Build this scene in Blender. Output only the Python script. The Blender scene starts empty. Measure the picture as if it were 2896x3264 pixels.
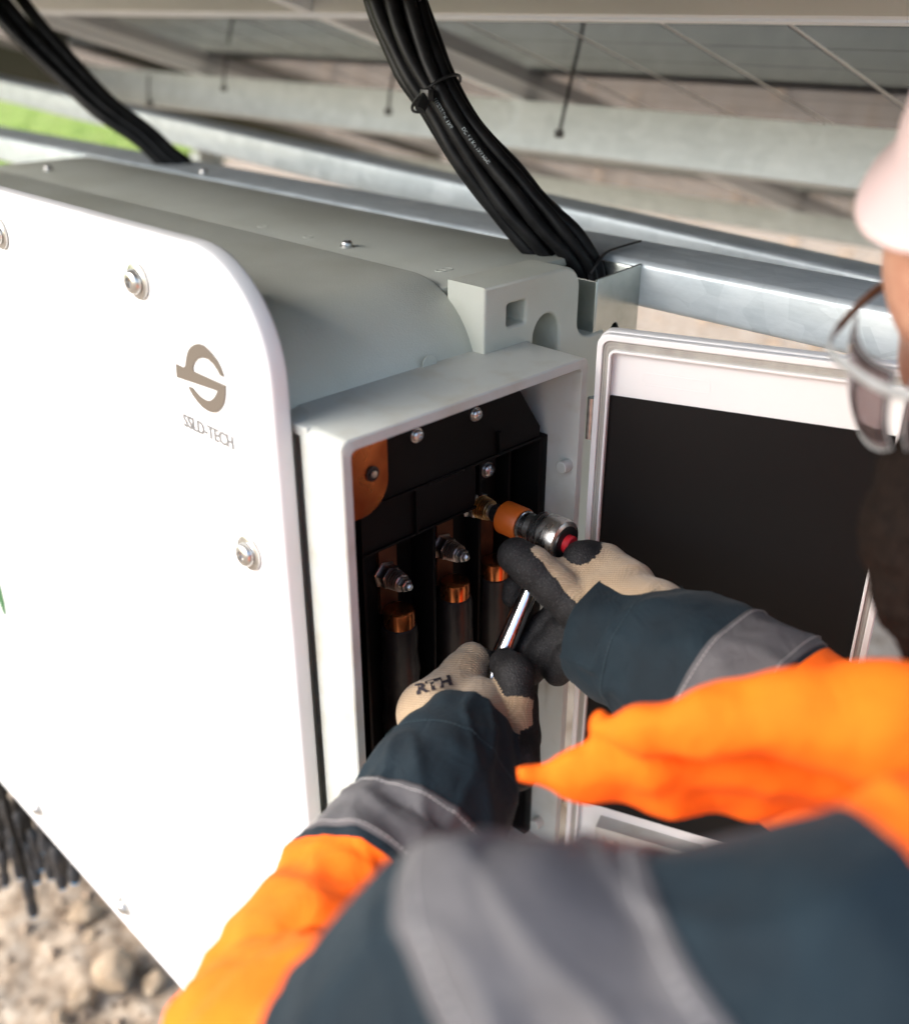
import bpy, bmesh, math, random
import numpy as np
from mathutils import Vector, Matrix, noise
from mathutils.bvhtree import BVHTree

# ------------------------------------------------------------------ camera, sky, sun, exposure
S = bpy.context.scene
cam_data = bpy.data.cameras.new('camera')
cam = bpy.data.objects.new('camera', cam_data)
S.collection.objects.link(cam)
cam.location = (0.0, 0.0, 2.0)
cam.rotation_euler = (math.radians(90 - 26.6), 0.0, math.radians(45.0))
cam_data.sensor_fit = 'HORIZONTAL'
cam_data.sensor_width = 36.0
cam_data.lens = 40.13
cam_data.clip_start = 0.02
cam_data.clip_end = 500.0
cam_data.dof.use_dof = True
cam_data.dof.focus_distance = 0.93
cam_data.dof.aperture_fstop = 3.1
S.camera = cam

SUN_EL, SUN_AZ = 36.0, 204.0          # azimuth clockwise from +Y
W = bpy.data.worlds.new('World')
S.world = W
W.use_nodes = True
wn = W.node_tree.nodes
wl = W.node_tree.links
bg = wn['Background']
sky = wn.new('ShaderNodeTexSky')
sky.sky_type = 'NISHITA'
sky.sun_disc = False
sky.sun_elevation = math.radians(SUN_EL)
sky.sun_rotation = math.radians(SUN_AZ)
sky.air_density = 1.0
sky.dust_density = 2.2
sky.ozone_density = 1.0
wl.new(sky.outputs[0], bg.inputs[0])
bg.inputs[1].default_value = 0.15
sun_data = bpy.data.lights.new('sun', 'SUN')
sun_data.energy = 2.0
sun_data.angle = math.radians(60.0)
sun_data.color = (1.0, 0.98, 0.96)
sun = bpy.data.objects.new('sun', sun_data)
S.collection.objects.link(sun)
_d = Vector((math.sin(math.radians(SUN_AZ)) * math.cos(math.radians(SUN_EL)),
             math.cos(math.radians(SUN_AZ)) * math.cos(math.radians(SUN_EL)),
             math.sin(math.radians(SUN_EL))))
sun.rotation_euler = _d.to_track_quat('Z', 'Y').to_euler()
sun.location = (0, -3, 6)
S.view_settings.view_transform = 'Standard'
S.view_settings.look = 'None'
S.view_settings.gamma = 1.0
S.view_settings.exposure = 1.5

# ------------------------------------------------------------------ materials
def mat(name, col, rough=0.5, metal=0.0, var=None, vscale=20.0, bump=0.0, bscale=400.0, coat=0.0,
        spec=0.5, vcol=None, vlo=0.4, vhi=0.65, rvar=0.0, sheen=0.0, stretch=None, detail=4.0):
    m = bpy.data.materials.new(name)
    m.use_nodes = True
    n, l = m.node_tree.nodes, m.node_tree.links
    b = n['Principled BSDF']
    b.inputs['Base Color'].default_value = (*col, 1)
    b.inputs['Roughness'].default_value = rough
    b.inputs['Metallic'].default_value = metal
    b.inputs['Specular IOR Level'].default_value = spec
    b.inputs['Coat Weight'].default_value = coat
    b.inputs['Sheen Weight'].default_value = sheen
    tc = n.new('ShaderNodeTexCoord')
    src = tc.outputs['Object']
    if stretch:
        mp = n.new('ShaderNodeMapping')
        mp.inputs['Scale'].default_value = stretch
        l.new(src, mp.inputs[0])
        src = mp.outputs[0]
    if vcol or rvar:
        t = n.new('ShaderNodeTexNoise')
        t.inputs['Scale'].default_value = vscale
        t.inputs['Detail'].default_value = detail
        l.new(src, t.inputs['Vector'])
        r = n.new('ShaderNodeMapRange')
        r.inputs[1].default_value = vlo
        r.inputs[2].default_value = vhi
        l.new(t.outputs[0], r.inputs[0])
        if vcol:
            mx = n.new('ShaderNodeMix')
            mx.data_type = 'RGBA'
            mx.inputs[6].default_value = (*col, 1)
            mx.inputs[7].default_value = (*vcol, 1)
            l.new(r.outputs[0], mx.inputs[0])
            l.new(mx.outputs[2], b.inputs['Base Color'])
        if rvar:
            rr = n.new('ShaderNodeMapRange')
            rr.inputs[3].default_value = rough - rvar
            rr.inputs[4].default_value = rough + rvar
            l.new(r.outputs[0], rr.inputs[0])
            l.new(rr.outputs[0], b.inputs['Roughness'])
    if bump:
        t2 = n.new('ShaderNodeTexNoise')
        t2.inputs['Scale'].default_value = bscale
        t2.inputs['Detail'].default_value = 3.0
        l.new(src, t2.inputs['Vector'])
        bp = n.new('ShaderNodeBump')
        bp.inputs['Strength'].default_value = bump
        bp.inputs['Distance'].default_value = 0.001
        l.new(t2.outputs[0], bp.inputs['Height'])
        l.new(bp.outputs[0], b.inputs['Normal'])
    return m

def weave(name, col, col2, scale, rough, dist=0.0004, strength=0.6, rot=(0, 0, 0), sheen=0.2, var=None, patch=30.0, crease=0.35):
    """woven or knitted cloth: two crossing wave textures drive colour and fine relief"""
    m = mat(name, col, rough, sheen=sheen, spec=0.25)
    n, l = m.node_tree.nodes, m.node_tree.links
    b = n['Principled BSDF']
    tc = n.new('ShaderNodeTexCoord')
    mp = n.new('ShaderNodeMapping')
    mp.inputs['Rotation'].default_value = rot
    l.new(tc.outputs['Object'], mp.inputs[0])
    w1 = n.new('ShaderNodeTexWave')
    w1.inputs['Scale'].default_value = scale
    w1.inputs['Distortion'].default_value = 1.2
    w1.inputs['Detail'].default_value = 1.0
    w1.bands_direction = 'X'
    w2 = n.new('ShaderNodeTexWave')
    w2.inputs['Scale'].default_value = scale * 0.8
    w2.inputs['Distortion'].default_value = 1.2
    w2.bands_direction = 'Z'
    l.new(mp.outputs[0], w1.inputs[0])
    l.new(mp.outputs[0], w2.inputs[0])
    mu = n.new('ShaderNodeMath')
    mu.operation = 'MULTIPLY'
    l.new(w1.outputs['Fac'], mu.inputs[0])
    l.new(w2.outputs['Fac'], mu.inputs[1])
    nz = n.new('ShaderNodeTexNoise')
    nz.inputs['Scale'].default_value = patch
    nz.inputs['Detail'].default_value = 5.0
    l.new(tc.outputs['Object'], nz.inputs['Vector'])
    ad = n.new('ShaderNodeMath')
    ad.operation = 'MULTIPLY_ADD'
    l.new(mu.outputs[0], ad.inputs[0])
    ad.inputs[1].default_value = 0.55
    rg = n.new('ShaderNodeMapRange')
    rg.inputs[1].default_value = 0.35
    rg.inputs[2].default_value = 0.7
    rg.inputs[4].default_value = 0.45
    l.new(nz.outputs[0], rg.inputs[0])
    l.new(rg.outputs[0], ad.inputs[2])
    mx = n.new('ShaderNodeMix')
    mx.data_type = 'RGBA'
    mx.inputs[6].default_value = (*col, 1)
    mx.inputs[7].default_value = (*col2, 1)
    l.new(ad.outputs[0], mx.inputs[0])
    l.new(mx.outputs[2], b.inputs['Base Color'])
    bp = n.new('ShaderNodeBump')
    bp.inputs['Strength'].default_value = strength
    bp.inputs['Distance'].default_value = dist
    l.new(mu.outputs[0], bp.inputs['Height'])
    wr = n.new('ShaderNodeTexNoise')          # soft creases pressed into the cloth
    wr.inputs['Scale'].default_value = 34.0
    wr.inputs['Detail'].default_value = 3.0
    wr.inputs['Distortion'].default_value = 1.4
    l.new(tc.outputs['Object'], wr.inputs['Vector'])
    b2 = n.new('ShaderNodeBump')
    b2.inputs['Strength'].default_value = crease
    b2.inputs['Distance'].default_value = 0.006
    l.new(wr.outputs[0], b2.inputs['Height'])
    l.new(b2.outputs[0], bp.inputs['Normal'])
    l.new(bp.outputs[0], b.inputs['Normal'])
    return m

M = {}
M['cover'] = mat('white powder coat', (0.72, 0.72, 0.72), 0.42, bump=0.06, bscale=700, vcol=(0.66, 0.66, 0.65), vscale=5)
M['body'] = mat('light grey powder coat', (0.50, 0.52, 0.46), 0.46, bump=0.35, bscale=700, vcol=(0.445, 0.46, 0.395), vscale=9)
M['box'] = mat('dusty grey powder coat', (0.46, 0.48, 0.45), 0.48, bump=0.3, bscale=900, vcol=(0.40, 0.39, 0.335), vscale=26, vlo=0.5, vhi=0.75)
M['door'] = mat('off white door coat', (0.74, 0.73, 0.72), 0.45, bump=0.10, bscale=800)
M['gasket'] = mat('grey foam gasket', (0.40, 0.38, 0.34), 0.8, bump=0.3, bscale=500, vcol=(0.33, 0.31, 0.28), vscale=60, stretch=(1, 1, 0.1))
M['sheet'] = mat('black insulating sheet', (0.004, 0.0035, 0.0035), 0.55, spec=0.2, bump=0.05, bscale=300)
M['black'] = mat('black moulded plastic', (0.002, 0.002, 0.002), 0.5, spec=0.15, bump=0.1, bscale=500)
M['shrink'] = mat('black heat shrink', (0.010, 0.008, 0.008), 0.36, spec=0.35, bump=0.8, bscale=90, vcol=(0.018, 0.014, 0.013), vscale=50)
M['copper'] = mat('copper', (0.60, 0.20, 0.07), 0.30, 0.95, vcol=(0.30, 0.09, 0.03), vscale=22, rvar=0.08, detail=2.0)
M['studsteel'] = mat('tarnished stud steel', (0.46, 0.40, 0.37), 0.32, 1.0, vcol=(0.34, 0.27, 0.24), vscale=90)
M['darkcopper'] = mat('dark copper', (0.16, 0.06, 0.03), 0.5, 0.8, vcol=(0.08, 0.035, 0.02), vscale=40)  # for the lug palm, toned darker than the barrel
M['steel'] = mat('zinc plated steel', (0.60, 0.60, 0.58), 0.28, 0.95, vcol=(0.48, 0.47, 0.45), vscale=120)
M['chrome'] = mat('chrome vanadium', (0.80, 0.80, 0.79), 0.17, 1.0, vcol=(0.66, 0.66, 0.66), vscale=300, rvar=0.04, stretch=(1, 1, 0.1))
M['brass'] = mat('brass', (0.62, 0.42, 0.20), 0.3, 1.0, vcol=(0.4, 0.25, 0.12), vscale=80)
M['brushed'] = mat('brushed steel', (0.72, 0.72, 0.70), 0.30, 1.0, vcol=(0.6, 0.6, 0.58), vscale=200, rvar=0.08, stretch=(1, 0.2, 0.2))
M['darkthread'] = mat('dark seam thread', (0.02, 0.04, 0.05), 0.8)
M['orangeplastic'] = mat('orange tool sleeve', (0.50, 0.10, 0.008), 0.45, bump=0.1, bscale=600)
M['redplastic'] = mat('red button', (0.42, 0.012, 0.02), 0.4)
M['darksteel'] = mat('black oxide steel', (0.03, 0.03, 0.03), 0.35, 0.6)
M['cable'] = mat('black cable jacket', (0.004, 0.004, 0.0042), 0.45, spec=0.22, bump=0.15, bscale=350, vcol=(0.011, 0.011, 0.011), vscale=40)
M['print'] = mat('pale cable print', (0.40, 0.46, 0.48), 0.6, vcol=(0.06, 0.07, 0.07), vscale=260, vlo=0.48, vhi=0.6)
M['logo'] = mat('brown grey print', (0.115, 0.095, 0.075), 0.5)
M['ink'] = mat('black glove print', (0.02, 0.015, 0.02), 0.8)
M['lettering'] = mat('grey print', (0.16, 0.16, 0.16), 0.5)
M['blueplastic'] = mat('blue cap', (0.03, 0.28, 0.55), 0.5)
M['connector'] = mat('black connector plastic', (0.022, 0.023, 0.026), 0.35)
M['greenink'] = mat('dark green print', (0.02, 0.10, 0.03), 0.5)
M['nitrile'] = mat('black nitrile coating', (0.010, 0.0095, 0.010), 0.65, bump=1.0, bscale=650, vcol=(0.05, 0.048, 0.048), vscale=700, vlo=0.56, vhi=0.72, spec=0.3)
M['knit'] = weave('beige knit', (0.27, 0.19, 0.115), (0.48, 0.365, 0.245), 210, 0.9, dist=0.0006, strength=0.8, rot=(0.5, 0.4, 0.6))
M['navy'] = weave('navy twill', (0.0016, 0.006, 0.010), (0.0055, 0.018, 0.027), 260, 0.8, rot=(0.3, 0.8, 0.5), patch=22, sheen=0.03)
M['orange'] = weave('fluorescent orange cloth', (0.96, 0.125, 0.003), (0.99, 0.175, 0.005), 260, 0.85, rot=(0.3, 0.8, 0.5), sheen=0.0)
M['band'] = weave('grey retroreflective tape', (0.062, 0.059, 0.063), (0.10, 0.096, 0.10), 600, 0.55, dist=0.0002, rot=(0.3, 0.2, 0.5), sheen=0.0, patch=30)  # tape grey darkened to carry the shade over the near arm
M['thread'] = mat('pale seam thread', (0.45, 0.43, 0.42), 0.8)
M['skin'] = mat('skin', (0.50, 0.27, 0.18), 0.5, vcol=(0.42, 0.20, 0.13), vscale=60, bump=0.2, bscale=900)
M['beard'] = mat('dark beard', (0.005, 0.003, 0.002), 0.85, spec=0.1, bump=1.0, bscale=300, vcol=(0.012, 0.007, 0.005), vscale=300)
M['hat'] = mat('white hard hat', (0.76, 0.58, 0.56), 0.35, coat=0.3)  # white shell; pink bounce from the orange jacket is mixed into the colour
M['hatdark'] = mat('black hat fitting', (0.03, 0.03, 0.03), 0.5)
M['frame'] = mat('grey spectacle frame', (0.30, 0.31, 0.31), 0.35, vcol=(0.25, 0.26, 0.26), vscale=30)
M['temple'] = mat('brown spectacle arm', (0.12, 0.06, 0.035), 0.4)
M['trousers'] = weave('navy work trousers', (0.010, 0.026, 0.042), (0.02, 0.05, 0.075), 500, 0.8)
M['leather'] = mat('black leather', (0.02, 0.018, 0.016), 0.5, bump=0.3, bscale=300)
M['backsheet'] = mat('module back glass', (0.80, 0.81, 0.80), 0.35)
M['rafter'] = mat('dark olive steel', (0.10, 0.11, 0.075), 0.6, vcol=(0.14, 0.14, 0.10), vscale=6)  # darker and greener than the other table steel
M['cell'] = mat('solar cell', (0.012, 0.014, 0.022), 0.08, spec=0.28, vcol=(0.022, 0.022, 0.028), vscale=30)
M['alu'] = mat('anodised aluminium', (0.88, 0.89, 0.89), 0.35, 0.1)
M['tie'] = mat('black cable tie', (0.012, 0.012, 0.012), 0.4)

# spectacle lens: clear tinted glass
_m = mat('spectacle lens', (0.30, 0.24, 0.24), 0.03)
_m.node_tree.nodes['Principled BSDF'].inputs['Transmission Weight'].default_value = 0.9
_m.node_tree.nodes['Principled BSDF'].inputs['IOR'].default_value = 1.2
M['lens'] = _m

def galv(name, col, dark, metal=0.55, rough=0.42):
    m = mat(name, col, rough, metal)
    n, l = m.node_tree.nodes, m.node_tree.links
    b = n['Principled BSDF']
    tc = n.new('ShaderNodeTexCoord')
    mp = n.new('ShaderNodeMapping')
    mp.inputs['Scale'].default_value = (0.25, 1, 1)
    l.new(tc.outputs['Object'], mp.inputs[0])
    a = n.new('ShaderNodeTexNoise')
    a.inputs['Scale'].default_value = 70
    a.inputs['Detail'].default_value = 8
    a.inputs['Roughness'].default_value = 0.7
    l.new(mp.outputs[0], a.inputs['Vector'])
    v = n.new('ShaderNodeTexVoronoi')
    v.inputs['Scale'].default_value = 34
    l.new(tc.outputs['Object'], v.inputs['Vector'])
    hs = n.new('ShaderNodeRGBToBW')
    l.new(v.outputs['Color'], hs.inputs[0])
    mu = n.new('ShaderNodeMath')
    mu.operation = 'MULTIPLY_ADD'
    mu.inputs[1].default_value = 0.35
    l.new(hs.outputs[0], mu.inputs[0])
    l.new(a.outputs[0], mu.inputs[2])
    rg = n.new('ShaderNodeMapRange')
    rg.inputs[1].default_value = 0.4
    rg.inputs[2].default_value = 0.95
    l.new(mu.outputs[0], rg.inputs[0])
    mx = n.new('ShaderNodeMix')
    mx.data_type = 'RGBA'
    mx.inputs[6].default_value = (*col, 1)
    mx.inputs[7].default_value = (*dark, 1)
    l.new(rg.outputs[0], mx.inputs[0])
    l.new(mx.outputs[2], b.inputs['Base Color'])
    bp = n.new('ShaderNodeBump')
    bp.inputs['Strength'].default_value = 0.25
    bp.inputs['Distance'].default_value = 0.001
    l.new(a.outputs[0], bp.inputs['Height'])
    l.new(bp.outputs[0], b.inputs['Normal'])
    return m
M['galv'] = galv('hot dip galvanised steel', (0.66, 0.72, 0.75), (0.44, 0.50, 0.53), 0.35, 0.4)
M['galvdull'] = galv('dull galvanised steel', (0.64, 0.69, 0.69), (0.50, 0.55, 0.55), 0.2, 0.48)
M['galvbracket'] = galv('bare galvanised sheet', (0.50, 0.53, 0.50), (0.38, 0.41, 0.38), 0.85, 0.22)

def soil(name, cols, scale, bump):
    m = mat(name, cols[0], 0.95, spec=0.1)
    n, l = m.node_tree.nodes, m.node_tree.links
    b = n['Principled BSDF']
    tc = n.new('ShaderNodeTexCoord')
    a = n.new('ShaderNodeTexNoise')
    a.inputs['Scale'].default_value = scale
    a.inputs['Detail'].default_value = 9
    a.inputs['Roughness'].default_value = 0.68
    l.new(tc.outputs['Object'], a.inputs['Vector'])
    cr = n.new('ShaderNodeValToRGB')
    e = cr.color_ramp.elements
    e[0].position, e[1].position = 0.32, 0.68
    e[0].color = (*cols[0], 1)
    e[1].color = (*cols[2], 1)
    k = cr.color_ramp.elements.new(0.5)
    k.color = (*cols[1], 1)
    l.new(a.outputs[0], cr.inputs[0])
    l.new(cr.outputs[0], b.inputs['Base Color'])
    bp = n.new('ShaderNodeBump')
    bp.inputs['Strength'].default_value = 0.8
    bp.inputs['Distance'].default_value = bump
    l.new(a.outputs[0], bp.inputs['Height'])
    l.new(bp.outputs[0], b.inputs['Normal'])
    return m
M['soil'] = soil('sandy soil', [(0.18, 0.125, 0.08), (0.37, 0.29, 0.21), (0.52, 0.44, 0.345)], 18, 0.02)
M['clod'] = soil('soil clods', [(0.15, 0.10, 0.065), (0.30, 0.225, 0.16), (0.42, 0.34, 0.26)], 60, 0.003)
M['stone'] = soil('pale limestone', [(0.19, 0.135, 0.085), (0.31, 0.235, 0.16), (0.41, 0.33, 0.24)], 22, 0.004)
M['grass'] = soil('meadow green', [(0.13, 0.19, 0.035), (0.22, 0.30, 0.06), (0.34, 0.34, 0.13)], 1.2, 0.02)
M['blade'] = mat('grass blade', (0.17, 0.28, 0.045), 0.7, vcol=(0.32, 0.34, 0.11), vscale=2)

# ------------------------------------------------------------------ mesh helpers (all shapes are given in world metres)
COL = S.collection
ORG = {}                         # world position of each thing's own origin

def tag(o, label, cat, group=None, kind=None):
    if label: o['label'] = label
    if cat: o['category'] = cat
    if group: o['group'] = group
    if kind: o['kind'] = kind
    return o

def thing(name, loc, label, cat, group=None):
    o = bpy.data.objects.new(name, None)
    o.empty_display_size = 0.05
    COL.objects.link(o)
    o.location = loc
    ORG[o.name] = Vector(loc)
    return tag(o, label, cat, group)

class MB:
    """collects vertices and faces of ONE piece"""
    def __init__(self):
        self.v, self.f, self.m = [], [], []
    def add(self, vs, fs, mi=0):
        k = len(self.v)
        self.v += [tuple(p) for p in vs]
        self.f += [tuple(i + k for i in q) for q in fs]
        self.m += [mi] * len(fs)
        return self
    def box(self, a, b, mi=0):
        (x0, y0, z0), (x1, y1, z1) = a, b
        v = [(x0, y0, z0), (x1, y0, z0), (x1, y1, z0), (x0, y1, z0), (x0, y0, z1), (x1, y0, z1), (x1, y1, z1), (x0, y1, z1)]
        return self.add(v, [(0, 3, 2, 1), (4, 5, 6, 7), (0, 1, 5, 4), (1, 2, 6, 5), (2, 3, 7, 6), (3, 0, 4, 7)], mi)
    def lathe(self, o, ax, prof, n=24, mi=0):
        """prof: (distance along ax, radius) pairs; closed by end caps"""
        o, ax = Vector(o), Vector(ax).normalized()
        u = ax.orthogonal().normalized()
        w = ax.cross(u)
        v, f = [], []
        for (s, r) in prof:
            for k in range(n):
                a = 2 * math.pi * k / n
                v.append(o + ax * s + (u * math.cos(a) + w * math.sin(a)) * r)
        for i in range(len(prof) - 1):
            for k in range(n):
                k2 = (k + 1) % n
                f.append((i * n + k, i * n + k2, (i + 1) * n + k2, (i + 1) * n + k))
        f.append(tuple(range(n))[::-1])
        f.append(tuple((len(prof) - 1) * n + k for k in range(n)))
        return self.add(v, f, mi)
    def loft(self, pts, rad, n=14, sub=6, disp=None, mi=0, caps=True, flat=None):
        """smooth tube through pts; rad per point (float or (a, b)); disp(s, angle, p) pushes the wall out"""
        c, r = spline(pts, rad, sub)
        fr = frames(c)
        v, f = [], []
        L = 0.0
        for i, p in enumerate(c):
            if i: L += (p - c[i - 1]).length
            u, w = fr[i]
            ra, rb = r[i]
            for k in range(n):
                a = 2 * math.pi * k / n
                dd = disp(L, a, p) if disp else 0.0
                v.append(p + u * (math.cos(a) * (ra + dd)) + w * (math.sin(a) * (rb + dd)))
        m = len(c)
        for i in range(m - 1):
            for k in range(n):
                k2 = (k + 1) % n
                f.append((i * n + k, i * n + k2, (i + 1) * n + k2, (i + 1) * n + k))
        if caps:
            f.append(tuple(range(n))[::-1])
            f.append(tuple((m - 1) * n + k for k in range(n)))
        return self.add(v, f, mi)
    def build(self, name, m, parent=None, smooth=True, bevel=0.0, seg=2, loc=None, autosmooth=True):
        me = bpy.data.meshes.new(name)
        o = bpy.data.objects.new(name, me)
        if parent is not None:
            org = ORG[parent.name]
        else:
            if loc is None:
                a = np.array(self.v)
                loc = ((a[:, 0].min() + a[:, 0].max()) / 2, (a[:, 1].min() + a[:, 1].max()) / 2, a[:, 2].min())
            org = Vector(loc)
        me.from_pydata([(p[0] - org[0], p[1] - org[1], p[2] - org[2]) for p in self.v], [], self.f)
        ms = m if isinstance(m, (list, tuple)) else [m]
        for q in ms:
            me.materials.append(M[q])
        bm = bmesh.new()
        bm.from_mesh(me)
        for i, fc in enumerate(bm.faces):
            fc.material_index = self.m[i]
        bmesh.ops.recalc_face_normals(bm, faces=bm.faces)
        if bevel:
            es = [e for e in bm.edges if len(e.link_faces) == 2 and e.calc_face_angle(0) > 0.5]
            bmesh.ops.bevel(bm, geom=es, offset=bevel, segments=seg, profile=0.5, affect='EDGES', clamp_overlap=True)
        bm.to_mesh(me)
        bm.free()
        if smooth:
            me.shade_smooth()
            if autosmooth:
                try: me.set_sharp_from_angle(angle=math.radians(38))
                except Exception: pass
        COL.objects.link(o)
        if parent is not None:
            o.parent = parent
        else:
            o.location = org
        ORG[o.name] = org
        return o

def spline(pts, rad, sub):
    P = [Vector(p[:3]) for p in pts]
    R = [Vector((q, q)) if not hasattr(q, '__len__') else Vector(q) for q in (rad if hasattr(rad, '__len__') else [rad] * len(P))]
    if sub <= 1:
        return P, [tuple(q) for q in R]
    out, ro = [], []
    def cr(a, b, c, d, t):
        return 0.5 * ((2 * b) + (c - a) * t + (2 * a - 5 * b + 4 * c - d) * t * t + (3 * b - a - 3 * c + d) * t ** 3)
    for i in range(len(P) - 1):
        a, b, c, d = P[max(i - 1, 0)], P[i], P[i + 1], P[min(i + 2, len(P) - 1)]
        e, g, h, k = R[max(i - 1, 0)], R[i], R[i + 1], R[min(i + 2, len(P) - 1)]
        for j in range(sub):
            t = j / sub
            out.append(cr(a, b, c, d, t))
            ro.append(tuple(cr(e, g, h, k, t)))
    out.append(P[-1])
    ro.append(tuple(R[-1]))
    return out, ro

def frames(c):
    fr = []
    t0 = (c[1] - c[0]).normalized()
    u = t0.orthogonal().normalized() if abs(t0.z) > 0.95 else t0.cross(Vector((0, 0, 1))).normalized()
    for i in range(len(c)):
        t = (c[min(i + 1, len(c) - 1)] - c[max(i - 1, 0)]).normalized()
        u = (u - t * u.dot(t)).normalized()
        fr.append((u, t.cross(u).normalized()))
    return fr

def outline_mesh(loops, depth, bevel=0.0, res=2):
    """flat outline with holes, filled and extruded: returns verts, faces in (x, y, 0..depth)"""
    cu = bpy.data.curves.new('outline', 'CURVE')
    cu.dimensions = '2D'
    cu.fill_mode = 'BOTH'
    cu.extrude = max(depth / 2 - bevel, 0.0)
    cu.bevel_depth = bevel
    cu.bevel_resolution = res
    for lp in loops:
        s = cu.splines.new('POLY')
        s.points.add(len(lp) - 1)
        for p, q in zip(s.points, lp):
            p.co = (q[0], q[1], 0, 1)
        s.use_cyclic_u = True
    o = bpy.data.objects.new('outline', cu)
    COL.objects.link(o)
    dg = bpy.context.evaluated_depsgraph_get()
    me = bpy.data.meshes.new_from_object(o.evaluated_get(dg))
    bpy.data.objects.remove(o)
    v = [Vector((p.co.x, p.co.y, p.co.z + depth / 2)) for p in me.vertices]
    f = [tuple(p.vertices) for p in me.polygons]
    bpy.data.meshes.remove(me)
    bpy.data.curves.remove(cu)
    return v, f

def text_mesh(s, size, depth=0.0, bold=0.0):
    cu = bpy.data.curves.new('lettering', 'FONT')
    cu.body = s
    cu.size = size
    cu.extrude = depth
    cu.offset = bold
    cu.resolution_u = 3
    o = bpy.data.objects.new('lettering', cu)
    COL.objects.link(o)
    dg = bpy.context.evaluated_depsgraph_get()
    me = bpy.data.meshes.new_from_object(o.evaluated_get(dg))
    bpy.data.objects.remove(o)
    v = [Vector(p.co) for p in me.vertices]
    f = [tuple(p.vertices) for p in me.polygons]
    bpy.data.meshes.remove(me)
    bpy.data.curves.remove(cu)
    return v, f

def rrect(x0, x1, y0, y1, r, n=8):
    """rounded rectangle; r is one radius or four (x0y0, x1y0, x1y1, x0y1)"""
    rs = r if hasattr(r, '__len__') else [r] * 4
    out = []
    for (cx, cy, a0, q) in ((x0, y0, 180, rs[0]), (x1, y0, 270, rs[1]), (x1, y1, 0, rs[2]), (x0, y1, 90, rs[3])):
        sx = 1 if cx == x0 else -1
        sy = 1 if cy == y0 else -1
        for k in range(n + 1):
            a = math.radians(a0 + 90 * k / n)
            out.append((cx + sx * q + q * math.cos(a), cy + sy * q + q * math.sin(a)))
            if q == 0: break
    return out

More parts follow.
